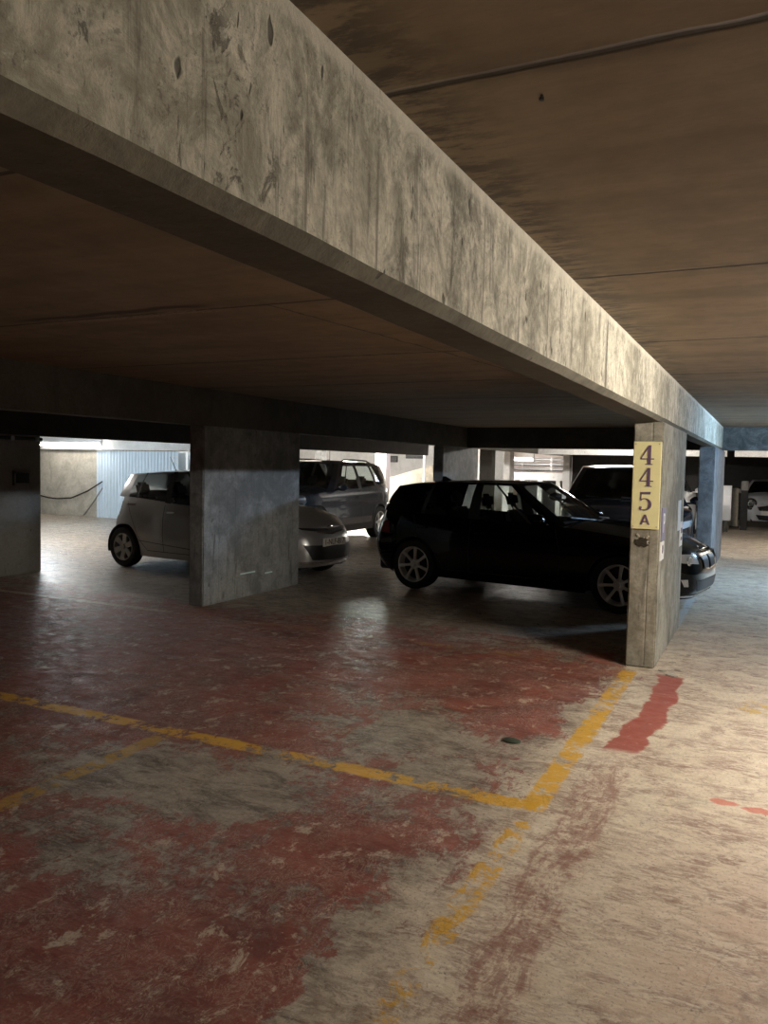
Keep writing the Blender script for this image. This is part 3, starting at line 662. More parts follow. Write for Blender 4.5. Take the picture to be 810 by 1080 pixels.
class Car:
    """x forward from the rear axle, y to the left, z up."""
    def __init__(s, sp):
        s.sp = sp; s.xf = sp['wb']+sp['fo']; s.xr = -sp['ro']; s.b = sp['w']/2
        s.cx = (s.xf+s.xr)/2; s.a = (s.xf-s.xr)/2
        s.zs = curve(sp['shoulder']); s.zr = curve(sp['roof']); s.fp = curve(sp['front']); s.rp = curve(sp['rear'])
        s.sw = curve(sp['side']); n = sp.get('nexp', 4.6); s.n = n
        dense = []
        for i in range(4001):
            th = PI*i/4000; cth, sth = math.cos(th), math.sin(th)
            dense.append((s.cx+s.a*math.copysign(abs(cth)**(2/n), cth), s.b*abs(sth)**(2/n)))
        acc = [0]
        for p, q in zip(dense[:-1], dense[1:]): acc.append(acc[-1]+math.hypot(q[0]-p[0], q[1]-p[1]))
        s.dense, s.acc, s.S = dense, acc, acc[-1]
    def plan(s, u):
        u = max(0, min(s.S, u)); lo, hi = 0, len(s.acc)-1
        while hi-lo > 1:
            md = (lo+hi)//2
            if s.acc[md] <= u: lo = md
            else: hi = md
        t = (u-s.acc[lo])/max(1e-9, s.acc[hi]-s.acc[lo])
        return lerp(s.dense[lo][0], s.dense[hi][0], t), lerp(s.dense[lo][1], s.dense[hi][1], t)
    def pt(s, u, z, side=1, off=0.0):            # outer skin at plan arc u and height z
        x, y = s.plan(u)
        wf = ss(s.xf-0.75, s.xf-0.05, x); wr = ss(s.xr+0.6, s.xr+0.05, x)
        X = x - s.fp(z)*wf + s.rp(z)*wr
        k = ss(0.3*s.b, s.b, y)
        Y = y - s.sw(z)*k - 0.05*ss(s.xf-0.9, s.xf, x)*k
        if off:
            e = 0.01; p0 = Vector(s.pt(u, z)); a = Vector(s.pt(u+e, z))-Vector(s.pt(u-e, z)); b_ = Vector(s.pt(u, z+e))-Vector(s.pt(u, z-e))
            nn = a.cross(b_).normalized()
            if nn.dot(Vector((x-s.cx, y*2, 0.0))) < 0: nn = -nn
            p0 += nn*off; X, Y, z = p0
        return (X, Y*side, z)
    def u_at(s, kind, v):                        # arc position: 's' by x on the flank, 'f'/'r' by |y| on the nose / tail
        lo, hi = (0, s.S)
        if kind == 's':
            for _ in range(40):
                md = (lo+hi)/2
                if s.plan(md)[0] > v: lo = md
                else: hi = md
            return (lo+hi)/2
        if kind == 'f':
            lo, hi = 0, s.S/2
            for _ in range(40):
                md = (lo+hi)/2
                if s.plan(md)[1] < v: lo = md
                else: hi = md
            return (lo+hi)/2
        lo, hi = s.S/2, s.S
        for _ in range(40):
            md = (lo+hi)/2
            if s.plan(md)[1] > v: lo = md
            else: hi = md
        return (lo+hi)/2
    def zbot(s, x, y):
        sp = s.sp; z = s.sp['sill'](x)
        if y > s.b*0.7:
            for xw in (0, sp['wb']):
                d = abs(x-xw); ra = sp['ra']
                if d < ra: z = max(z, sp['rw']+math.sqrt(ra*ra-d*d))
        return z
    def body(s, bm):
        N = int(s.S/0.028); K = 22; grid = {}
        us = [s.S*i/N for i in range(N+1)]
        for side in (1, -1):
            for i, u in enumerate(us):
                x, y = s.plan(u); z0 = s.zbot(x, y); z1 = s.zs(x)
                for k in range(K+1):
                    grid[side, i, k] = bm.verts.new(s.pt(u, lerp(z0, z1, k/K), side))
            for i in range(N):
                for k in range(K):
                    bm.faces.new((grid[side, i, k], grid[side, i+1, k], grid[side, i+1, k+1], grid[side, i, k+1]))
        # bonnet / tail deck between the shoulder lines, with a crown; the cabin stays open
        R = 12; rows = {}
        cab0, cab1 = s.sp['cabin']
        for i, u in enumerate(us):
            x, y = s.plan(u)
            a, b_ = grid[1, i, K].co, grid[-1, i, K].co
            cr = s.sp['crown']*min(1, (y/s.b))**1.0
            row = [grid[1, i, K]]
            for j in range(1, R):
                t = j/R; q = a.lerp(b_, t); sh = (1-abs(2*t-1)**2.6)
                dent = 0
                row.append(bm.verts.new((q.x, q.y, q.z+cr*sh)))
            row.append(grid[-1, i, K]); rows[i] = row
        for i in range(N):
            xm = (s.plan(us[i])[0]+s.plan(us[i+1])[0])/2
            if cab0 < xm < cab1: continue
            for j in range(R):
                bm.faces.new((rows[i][j], rows[i+1][j], rows[i+1][j+1], rows[i][j+1]))
        # rolled arch lips
        bmesh.ops.remove_doubles(bm, verts=bm.verts, dist=0.0008)
    def greenhouse(s):
        """columns from windscreen centre to rear glass centre: (bottom, top, type of the cell that follows, group)"""
        sp = s.sp; g = sp['green']; cols = []
        yb = lambda x: s.pt(s.u_at('s', x), s.zs(x))[1]-0.012
        tw = curve(g['roof_halfwidth'])
        cr = sp['crown']
        nW = 8
        for k in range(nW+1):
            f = k/nW
            xb = g['cowl'][0]-(g['cowl'][0]-g['cowl'][1])*f**2; xt = g['roof_front'][0]-(g['roof_front'][0]-g['roof_front'][1])*f**2
            ybb = yb(g['cowl'][1])*f; 
            cols.append((Vector((xb, ybb, s.zs(xb)+cr*(1-f**2.6)-0.01)), Vector((xt, tw(xt)*f, s.zr(xt)+g['rc']*(1-f**2))), 'g' if k < nW-1 else ('b' if k == nW-1 else 'b'), 'windshield'))
        cols[-1] = cols[-1][:2]+('b', 'pillar')
        for (xb, xt, ty, grp) in g['cols']:
            cols.append((xb, xt, ty, grp))
        # expand numeric columns with subdivisions
        out = cols[:nW+1]; num = cols[nW+1:]
        prev = (g['cowl'][1], g['roof_front'][1])
        def mk(xb, xt): return (Vector((xb, yb(xb), s.zs(xb)-0.008)), Vector((xt, tw(xt), s.zr(xt))))
        ty_prev, grp_prev = 'b', 'pillar'
        seq = [(prev[0], prev[1], 'b', 'pillar')]+num
        for (a, b_) in zip(seq[:-1], seq[1:]):
            k = max(1, int(abs(a[0]-b_[0])/0.12))
            for j in range(k):
                if (a is seq[0]) and j == 0: continue
                t = j/k; B, T = mk(lerp(a[0], b_[0], t), lerp(a[1], b_[1], t)); out.append((B, T, a[2], a[3]))
        out[nW] = out[nW][:2]+(seq[0][2], seq[0][3])
        l = seq[-1]; B, T = mk(l[0], l[1]); out.append((B, T, 'b', 'pillar'))
        for k in range(nW, -1, -1):
            f = k/nW
            if k == nW: f = 0.93
            xb = g['tail'][0]+(g['tail'][1]-g['tail'][0])*f**2; xt = g['roof_rear'][0]+(g['roof_rear'][1]-g['roof_rear'][0])*f**2
            out.append((Vector((xb, yb(g['tail'][1]+0.02)*f, s.zs(xb)+0.5*cr*(1-f**2.6)-0.01)), Vector((xt, tw(xt)*f, s.zr(xt)+g['rc']*(1-f**2))), ('b' if k >= nW-1 else 'g') if k > 0 else 'e', 'rear_window'))
        return out
    def build_green(s):
        cols = s.greenhouse(); vs = [0, 0.035, 0.1, 0.3, 0.5, 0.7, 0.87, 0.94, 1.0]; bul = s.sp['green'].get('bulge', 0.03)
        mesh = {}
        def P(c, v, side):
            B, T = c[0], c[1]; q = B.lerp(T, v); o = 4*v*(1-v)*bul
            n_ = Vector((q.x-s.cx, q.y*2.2, 0)); n_ = n_.normalized() if n_.length else Vector((1, 0, 0))
            q = q+n_*o*(0.5 if abs(q.y) < 0.3 else 1)
            return (q.x, q.y*side, q.z)
        bmb = bmesh.new(); parts = {}
        for side in (1, -1):
            for c, d in zip(cols[:-1], cols[1:]):
                if c[2] == 'e': continue
                for r in range(len(vs)-1):
                    v0, v1 = vs[r], vs[r+1]
                    isg = c[2] == 'g' and 1 <= r < len(vs)-2
                    if c[2] == 'g' and r in (1, len(vs)-3): isg = 'k' if c[3] == 'side_window' and s.sp.get('trim') else True
                    quad = [P(c, v0, side), P(d, v0, side), P(d, v1, side), P(c, v1, side)]
                    if side < 0: quad = quad[::-1]
                    if isg is True:
                        key = (c[3] if c[3] in ('windshield', 'rear_window') else 'side_window', 0 if c[3] in ('windshield', 'rear_window') else side)
                        t = parts.setdefault(key, bmesh.new())
                    elif isg == 'k' or c[2] == 'k':
                        t = parts.setdefault(('window_trim', side), bmesh.new())
                    else: t = bmb
                    t.faces.new([t.verts.new(q) for q in quad])
        # roof skin
        tops = [c[1] for c in cols]; R = 10
        for c, d in zip(tops[:-1], tops[1:]):
            for j in range(R):
                def Q(a, t): 
                    y = lerp(a.y, -a.y, t); base = a.z
                    tw = max(0.001, abs(a.y)); 
                    return Vector((a.x, y, base + s.sp['green']['rc']*((abs(a.y)/0.55)**2 if abs(a.y) < 0.55 else 1)*(1-(2*t-1)**2)*(1 if True else 0)*0.9))
                bmb.faces.new([bmb.verts.new(q) for q in (Q(c, j/R), Q(d, j/R), Q(d, (j+1)/R), Q(c, (j+1)/R))])
        for t in list(parts.values())+[bmb]: bmesh.ops.remove_doubles(t, verts=t.verts, dist=0.0015)
        return bmb, parts
    def patch(s, corners, nu=8, nv=6, off=0.004, sides=(1,), bm=None, bulge=0.0):
        """bilinear patch on the skin; corners = four (kind, value, z): lower a, lower b, upper b, upper a"""
        bm = bm or bmesh.new()
        cs = [(s.u_at(k, v), z) for k, v, z in corners]
        for side in sides:
            g = []
            for j in range(nv+1):
                row = []
                for i in range(nu+1):
                    a, b_ = i/nu, j/nv
                    u = (cs[0][0]*(1-a)+cs[1][0]*a)*(1-b_)+(cs[3][0]*(1-a)+cs[2][0]*a)*b_
                    z = (cs[0][1]*(1-a)+cs[1][1]*a)*(1-b_)+(cs[3][1]*(1-a)+cs[2][1]*a)*b_
                    row.append(bm.verts.new(s.pt(u, z, side, off+bulge*16*a*(1-a)*b_*(1-b_))))
                g.append(row)
            for j in range(nv):
                for i in range(nu):
                    bm.faces.new((g[j][i], g[j][i+1], g[j+1][i+1], g[j+1][i]))
        return bm
    def seam(s, pts, wd=0.006, bm=None, side=1):
        bm = bm or bmesh.new()
        for (x0, z0), (x1, z1) in zip(pts[:-1], pts[1:]):
            k = max(1, int(math.hypot(x1-x0, z1-z0)/0.08))
            d = Vector((x1-x0, z1-z0)).normalized(); nx, nz = -d.y*wd/2, d.x*wd/2
            for j in range(k):
                q = []
                for t, sg in ((j/k, 1), ((j+1)/k, 1), ((j+1)/k, -1), (j/k, -1)):
                    x, z = lerp(x0, x1, t)+nx*sg, lerp(z0, z1, t)+nz*sg
                    q.append(bm.verts.new(s.pt(s.u_at('s', x), z, side, 0.0015)))
                bm.faces.new(q)
        return bm

def wheel_meshes(r, wdt, rr_, spokes, style):
    tb = bmesh.new()
    lathe(tb, [(rr_, -wdt/2+0.01), (rr_+0.015, -wdt/2), (r-0.02, -wdt/2+0.004), (r-0.004, -wdt/2+0.02), (r, -wdt*0.2), (r, wdt*0.2), (r-0.004, wdt/2-0.02), (r-0.02, wdt/2-0.004), (rr_+0.015, wdt/2), (rr_, wdt/2-0.01)], 48)
    rb = bmesh.new()
    # outer side is +y
    lathe(rb, [(rr_+0.003, wdt/2-0.012), (rr_-0.006, wdt/2-0.004), (rr_-0.018, wdt/2-0.012), (rr_-0.024, wdt/2-0.05), (rr_-0.03, -wdt/2+0.02)], 48)
    lathe(rb, [(0.001, wdt/2-0.012), (0.028, wdt/2-0.014), (0.034, wdt/2-0.03), (0.062, wdt/2-0.034), (0.07, wdt/2-0.06)], 24)
    for k in range(spokes):
        an = 2*PI*k/spokes
        offs = (0,) if style == 'single' else (-0.11, 0.11)
        for of in offs:
            t = bmesh.new()
            w0, w1 = (0.016, 0.022) if style == 'single' else (0.013, 0.016)
            if style == 'wide': w0, w1 = 0.03, 0.05
            y1 = wdt/2-0.014
            pts = [(0.05, w0, y1-0.018), ((rr_+0.05)/2, (w0+w1)/2*0.9, y1-0.010), (rr_-0.014, w1, y1-0.004)]
            rows = []
            for (rad, hw, yy) in pts:
                rows.append([t.verts.new((rad, yy, -hw)), t.verts.new((rad, yy+0.006, 0)), t.verts.new((rad, yy, hw)), t.verts.new((rad, yy-0.03, hw*0.8)), t.verts.new((rad, yy-0.03, -hw*0.8))])
            for a, b_ in zip(rows[:-1], rows[1:]):
                for i in range(5): t.faces.new((a[i], a[(i+1) % 5], b_[(i+1) % 5], b_[i]))
            merge(rb, t, Matrix.Rotation(an+of*(0.6), 4, 'Y') @ Matrix.Translation((0, 0, of*0.12)))
    db = bmesh.new()
    lathe(db, [(0.001, -0.01), (rr_-0.03, -0.01), (rr_-0.03, -0.03)], 32)
    lathe(db, [(0.06, 0.02), (rr_*0.68, 0.02), (rr_*0.68, 0.0), (0.06, 0.0)], 32)
    return tb, rb, db

def seat_bm():
    b = bmesh.new()
    bx(b, -0.25, 0.27, -0.25, 0.25, 0.28, 0.44, 0.05, seg=2)
    R_ = Matrix.Translation((-0.22, 0, 0.42)) @ Matrix.Rotation(math.radians(-18), 4, 'Y')
    bx(b, -0.07, 0.06, -0.24, 0.24, -0.05, 0.56, 0.045, R_, seg=2)
    bx(b, -0.05, 0.04, -0.13, 0.13, 0.60, 0.80, 0.045, R_, seg=2)
    cyl(b, R_ @ Vector((0, -0.05, 0.5)), R_ @ Vector((0, -0.05, 0.65)), 0.008); cyl(b, R_ @ Vector((0, 0.05, 0.5)), R_ @ Vector((0, 0.05, 0.65)), 0.008)
    return b

def build_car(sp, loc, heading, label, cat='car'):
    car = Car(sp); root = empty(sp['name'], loc, heading, label, cat)
    paint = sp['paint']; bp = M['black_plastic']
    bm = bmesh.new(); car.body(bm)
    gb, parts = car.build_green()
    merge(bm, gb)
    body = from_bm('body', bm, paint, root, smooth=38)
    # underbody, arches
    ub = bmesh.new(); z0 = sp['sz']
    bx(ub, car.xr+0.12, car.xf-0.18, -car.b+0.32, car.b-0.32, z0-0.02, z0+0.16, 0.03)
    bx(ub, sp['ra']+0.04, sp['wb']-sp['ra']-0.04, -car.b+0.09, car.b-0.09, z0-0.01, z0+0.14, 0.02)
    for xw in (0, sp['wb']):
        for sd in (1, -1):
            ya, yb_ = sd*(car.b-0.035), sd*(car.b-0.36); prev = None; ra = sp['ra']+0.002
            for k in range(25):
                an = -0.25+(PI+0.5)*k/24
                x, z = xw+ra*math.cos(an), sp['rw']+ra*math.sin(an)
                c2 = [ub.verts.new((x, ya, z)), ub.verts.new((x, yb_, z))]
                if prev: ub.faces.new((prev[0], c2[0], c2[1], prev[1]))
                prev = c2
    bx(ub, car.xr+0.25, sp['wb']+0.35, -car.b+0.34, car.b-0.34, z0+0.1, z0+0.2)
    from_bm('underbody', ub, bp, root)
    for (nm, sd), t in parts.items():
        t.verts.index_update(); pieces(nm, t, M['glass'] if (nm != 'window_trim' and not sp.get('tint')) else (M['glass_dark'] if nm != 'window_trim' else bp), root, smooth=60)
    # wheels
    tb, rb, db = wheel_meshes(sp['rw'], sp['tw'], sp['rim'], sp['spokes'], sp['style'])
    proto = None
    for xw in (0, sp['wb']):
        for sd in (1, -1):
            if proto is None:
                wh = from_bm('wheel', tb, M['rubber'], root, smooth=40)
                rim = from_bm('rim', rb, sp['rimmat'], wh, smooth=30); br = from_bm('brake_disc', db, M['black_plastic'], wh, smooth=30)
                proto = (wh, rim, br)
            else:
                wh = proto[0].copy(); C.objects.link(wh); wh.parent = root
                for q in proto[1:]:
                    c = q.copy(); C.objects.link(c); c.parent = wh
            y = sd*(car.b-sp['tw']/2-0.015)
            wh.location = (xw, y, sp['rw']); wh.rotation_euler = (0, random.uniform(0, 1), 0 if sd > 0 else PI)
    # interior
    si = bmesh.new(); se = seat_bm(); se.to_mesh(me := bpy.data.meshes.new('seat')); se.free(); me.materials.append(M['interior']); si.free()
    for x, y in ((sp['wb']*0.46, 0.36), (sp['wb']*0.46, -0.36), (sp['wb']*0.14, 0.36), (sp['wb']*0.14, -0.36)):
        o = link('seat', me, None, root); o.location = (x, y, sp['sz']-0.12+(sp.get('seat_up', 0)))
    db2 = bmesh.new(); zc = car.zs(sp['green']['cowl'][1])
    bx(db2, sp['green']['cowl'][1]-0.45, sp['green']['cowl'][0]-0.02, -car.b+0.14, car.b-0.14, zc-0.3, zc-0.015, 0.05)
    from_bm('dashboard', db2, M['interior'], root)
    bm = bmesh.new(); Mx = Matrix.Translation((sp['green']['cowl'][1]-0.55, 0.36, zc-0.07)) @ Matrix.Rotation(math.radians(65), 4, 'Y')
    ring = [Mx @ Vector((0.18*math.cos(a*PI/12), 0.18*math.sin(a*PI/12), 0)) for a in range(25)]
    tube(bm, ring, 0.014, 6); cyl(bm, Mx @ Vector((0, -0.17, 0)), Mx @ Vector((0, 0.17, 0)), 0.02, seg=6)
    from_bm('steering_wheel', bm, bp, root)
    # seams and handles
    for sd in (1, -1):
        for pts in sp['seams']:
            sb = bmesh.new(); car.seam(pts, 0.009, sb, sd); bmesh.ops.remove_doubles(sb, verts=sb.verts, dist=0.002); from_bm('door_gap', sb, bp, root)
        for (x, z) in sp['handles']:
            hb = bmesh.new(); p = car.pt(car.u_at('s', x), z, sd)
            bx(hb, p[0]-0.085, p[0]+0.085, -0.0125, 0.0125, -0.014, 0.014, 0.01, Matrix.Translation((0, p[1]+sd*0.028, p[2])), seg=2)
            bx(hb, p[0]-0.085, p[0]-0.06, -0.02, 0.02, -0.012, 0.012, 0.006, Matrix.Translation((0, p[1]+sd*0.012, p[2])))
            bx(hb, p[0]+0.06, p[0]+0.085, -0.02, 0.02, -0.012, 0.012, 0.006, Matrix.Translation((0, p[1]+sd*0.012, p[2])))
            from_bm('door_handle', hb, sp.get('handlemat', paint), root, smooth=40)
        # mirror
        xm, zm = sp['mirror']; p = car.pt(car.u_at('s', xm), car.zs(xm)-0.02, sd)
        mb = bmesh.new(); t = bmesh.new(); bmesh.ops.create_uvsphere(t, u_segments=16, v_segments=10, radius=1)
        for v in t.verts: v.co = Vector((v.co.x*(0.07 if v.co.x > 0 else 0.045), v.co.y*0.11, v.co.z*0.07))
        merge(mb, t, Matrix.Translation((xm, p[1]+sd*0.13, zm)))
        bx(mb, xm-0.03, xm+0.03, min(p[1]-sd*0.03, p[1]+sd*0.09), max(p[1]-sd*0.03, p[1]+sd*0.09), zm-0.06, zm-0.03, 0.008)
        from_bm('wing_mirror', mb, paint, root, smooth=50)
    for nm, corners, mt, off, sds, par in sp['patches']:
        centred = corners[0][1] == 0
        for grp_ in ([sds] if centred else [(q,) for q in sds]):
            bmx = car.patch(corners, off=off, sides=grp_, nu=10, nv=6); bmesh.ops.remove_doubles(bmx, verts=bmx.verts, dist=0.003)
            from_bm(nm, bmx, M[mt] if isinstance(mt, str) else mt, root, smooth=60)
    for nm, fn in sp.get('extra', []): fn(car, root)
    return root, car

def plate(car, root, end, z, txt, h=0.11, wd=0.52):
    if end == 'f':
        x = max(car.pt(0, z, 1)[0], car.pt(car.u_at('f', wd/2), z)[0])+0.012; Mx = frame((x, 0, z), (0, 1, 0), (0, 0, 1))
    else:
        x = car.pt(car.S, z)[0]-0.012; Mx = frame((x, 0, z), (0, -1, 0), (0, 0, 1))
    bm = bmesh.new(); bx(bm, -wd/2, wd/2, -h/2, h/2, -0.004, 0.004, 0.003, Mx)
    o = from_bm('number_plate', bm, M['plate'], root)
    text('plate_lettering', txt, h*1.0, 0.002, M['plate_ink'], o, Mx @ Matrix.Translation((0, 0, 0.0055)), 0.95)
    return o

def arc_sill(z, sp_f=0, sp_r=0, xf=3.2, xr=-0.5):
    return lambda x: z + sp_f*ss(xf-0.5, xf, x) + sp_r*ss(xr+0.5, xr, x)

# --- black hatchback (BMW-like proportions)
M['black_paint'] = plain('black_car_paint', (0.0015, 0.0015, 0.0017), 0.12, coat=0.6, spec=0.1)
def kidney(car, root):
    for sd in (1, -1):
        b = car.patch([('f', 0.03, 0.50), ('f', 0.26, 0.52), ('f', 0.28, 0.66), ('f', 0.02, 0.67)], off=0.008, sides=(sd,))
        o = from_bm('grille', b, M['chrome'], root, smooth=60)
        b = car.patch([('f', 0.045, 0.515), ('f', 0.245, 0.535), ('f', 0.262, 0.648), ('f', 0.035, 0.655)], off=0.012, sides=(sd,))
        from_bm('grille_slats', b, M['black_plastic'], o, smooth=60)
    b = bmesh.new(); p = Vector((car.xf-0.10, 0, car.zs(car.xf-0.1)+0.045))
    lathe(b, [(0.001, 0.006), (0.036, 0.006), (0.041, 0.0)], 24, Matrix.Translation(p) @ Matrix.Rotation(math.radians(65), 4, 'X') if False else Matrix.Translation(p) @ Matrix.Rotation(PI/2, 4, 'X'))
    from_bm('round_badge', b, M['chrome'], root, smooth=40)
    # ring eyes in the headlamp
    for sd in (1, -1):
        for yy in (0.56, 0.68):
            c = car.pt(car.u_at('f', yy), 0.62, sd, 0.012)
            b = bmesh.new(); lathe(b, [(0.052, -0.01), (0.056, 0.0), (0.046, 0.004), (0.03, -0.006), (0.001, -0.008)], 20, Matrix.Translation(c) @ Matrix.Rotation(-PI/2+sd*0.35, 4, 'Z'))
            from_bm('headlight_ring', b, M['chrome'], root, smooth=40)
def fin_ant(x, z=None):
    def f(car, root):
        b = bmesh.new(); zz = car.zr(x)+car.sp['green']['rc']*0.9
        t = bmesh.new(); vs = [t.verts.new(q) for q in ((x-0.09, -0.02, zz-0.01), (x+0.09, -0.02, zz-0.01), (x+0.09, 0.02, zz-0.01), (x-0.09, 0.02, zz-0.01), (x-0.085, -0.004, zz+0.055), (x-0.04, -0.004, zz+0.055), (x-0.04, 0.004, zz+0.055), (x-0.085, 0.004, zz+0.055))]
        for q in ((0, 1, 2, 3), (4, 5, 6, 7), (0, 1, 5, 4), (1, 2, 6, 5), (2, 3, 7, 6), (3, 0, 4, 7)): t.faces.new([vs[i] for i in q])
        merge(b, t); from_bm('roof_antenna', b, M['black_plastic'], root)
    return f
def rod_ant(x, L=0.22, lean=-0.6):
    def f(car, root):
        b = bmesh.new(); zz = car.zr(x)+car.sp['green']['rc']*0.9
        cyl(b, (x, 0, zz-0.005), (x, 0, zz+0.02), 0.018, 0.01); cyl(b, (x, 0, zz+0.01), (x+L*lean, 0, zz+L), 0.006, 0.003, seg=8)
        from_bm('roof_antenna', b, M['black_plastic'], root)
    return f
def wiper(car, root):
    g = car.sp['green']; xb = g['cowl'][1]
    for y0, y1 in ((0.55, -0.05), (-0.05, -0.6)):
        b = bmesh.new(); z = car.zs(g['cowl'][0])
        cyl(b, (g['cowl'][0]+0.02-0.25*(y0/0.8)**2, y0, z+car.sp['crown']*0.7+0.01), (g['cowl'][0]-0.02-0.25*(y1/0.8)**2, y1, z+car.sp['crown']+0.035), 0.009, seg=6)
        from_bm('wiper', b, M['black_plastic'], root)

bmw = dict(name='black_hatchback', w=1.765, wb=2.69, fo=0.77, ro=0.865, nexp=4.4, crown=0.075, rw=0.322, ra=0.36, tw=0.215, rim=0.232, spokes=7, style='single',
    rimmat=M['alloy'], paint=M['black_paint'], sz=0.2, sill=arc_sill(0.19, 0.0, 0.09, 3.46, -0.86),
    shoulder=[(-0.87, 0.99), (-0.55, 1.0), (0.0, 0.985), (1.0, 0.95), (2.0, 0.925), (2.6, 0.875), (3.1, 0.80), (3.46, 0.70)],
    roof=[(-0.6, 1.29), (-0.45, 1.325), (0.0, 1.375), (0.5, 1.40), (1.0, 1.405), (1.5, 1.385), (1.9, 1.30)],
    front=[(0.18, 0.10), (0.3, 0.02), (0.45, 0.0), (0.6, 0.02), (0.72, 0.09)], rear=[(0.2, 0.14), (0.4, 0.03), (0.55, 0.0), (0.7, 0.03), (0.9, 0.09), (1.0, 0.13)],
    side=[(0.18, 0.05), (0.35, 0.015), (0.6, 0.0), (0.75, 0.01), (0.95, 0.06), (1.0, 0.085)], cabin=(-0.5, 2.05),
    green=dict(cowl=(2.18, 1.98), roof_front=(1.42, 1.28), roof_rear=(-0.52, -0.46), tail=(-0.78, -0.64), rc=0.035, bulge=0.02,
        roof_halfwidth=[(-0.75, 0.50), (-0.4, 0.545), (0.4, 0.585), (1.5, 0.565)],
        cols=[(1.86, 1.20, 'g', 'side_window'), (1.64, 1.03, 'k', 'x'), (1.60, 1.0, 'g', 'side_window'), (0.93, 0.86, 'k', 'x'), (0.76, 0.76, 'g', 'side_window'), (0.10, 0.18, 'k', 'x'), (0.04, 0.13, 'g', 'side_window'), (-0.20, 0.02, 'b', 'x'), (-0.58, -0.42, 'b', 'x')]),
    seams=[[(0.82, 0.30), (0.82, 0.94)], [(1.98, 0.30), (2.02, 0.60), (1.93, 0.9)], [(0.82, 0.3), (0.45, 0.3), (0.33, 0.5), (0.05, 0.72), (-0.05, 0.96)], [(1.98, 0.3), (0.82, 0.3)]],
    handles=[(0.98, 0.79), (0.10, 0.82)], mirror=(1.78, 1.0),
    patches=[('headlight', [('f', 0.42, 0.58), ('s', 3.08, 0.62), ('s', 3.02, 0.70), ('f', 0.44, 0.68)], 'lens', 0.014, (1, -1), None),
             ('taillight', [('s', -0.42, 0.70), ('r', 0.45, 0.70), ('r', 0.45, 0.84), ('s', -0.48, 0.86)], 'red_lens', 0.006, (1, -1), None),
             ('air_intake', [('f', 0.0, 0.28), ('f', 0.40, 0.28), ('f', 0.46, 0.40), ('f', 0.0, 0.40)], 'black_plastic', 0.004, (1, -1), None),
             ('fog_light', [('f', 0.58, 0.34), ('s', 3.34, 0.34), ('s', 3.30, 0.42), ('f', 0.60, 0.42)], 'chrome', 0.005, (1, -1), None),
             ('bumper_lip', [('f', 0.0, 0.215), ('s', 3.2, 0.215), ('s', 3.2, 0.235), ('f', 0.0, 0.235)], 'chrome', 0.006, (1, -1), None)],
    extra=[('k', kidney), ('a', fin_ant(0.0)), ('w', wiper)])
hd = math.radians(-8.9)
# contact of the near rear wheel is at (-4.12, 9.42); the root stands on the rear axle centre
def root_from_near(x, y, w, h): return (x-math.sin(h)*(w/2-0.02), y+math.cos(h)*(w/2-0.02), 0)
build_car(bmw, root_from_near(-4.12, 9.42, 1.765, hd), hd, 'shiny black five-door hatchback with seven-spoke wheels parked behind the 445A pillar')

# --- silver small hatchback
M['silver_paint'] = plain('silver_car_paint', (0.36, 0.365, 0.37), 0.3, metal=0.55, coat=0.8)
def yaris_nose(car, root):
    # slim upper grille wedge, badge and the wide lower intake with its plate
    b = car.patch([('f', 0.0, 0.655), ('f', 0.52, 0.715), ('f', 0.56, 0.745), ('f', 0.0, 0.715)], off=0.006, sides=(1, -1)); from_bm('upper_grille', b, M['black_plastic'], root, smooth=60)
    b = car.patch([('f', 0.0, 0.640), ('f', 0.30, 0.675), ('f', 0.30, 0.690), ('f', 0.0, 0.657)], off=0.009, sides=(1, -1)); from_bm('grille_trim', b, M['chrome'], root, smooth=60)
    x = car.pt(0, 0.715)[0]+0.018; F_ = frame((x, 0, 0.722), (0, 1, 0), (0, 0, 1))
    bb = bmesh.new()
    def ell(cx, cy, a, b_, r=0.005):
        pts = [F_ @ Vector((cx+a*math.cos(t*PI/14), cy+b_*math.sin(t*PI/14), 0)) for t in range(29)]; tube(bb, pts, r, 6)
    ell(0, 0, 0.062, 0.043); ell(0, 0.0, 0.02, 0.041, 0.004); ell(0, 0.018, 0.045, 0.018, 0.004)
    from_bm('oval_badge', bb, M['chrome'], root, smooth=60)
    plate(car, root, 'f', 0.545, '1-NLF-817')
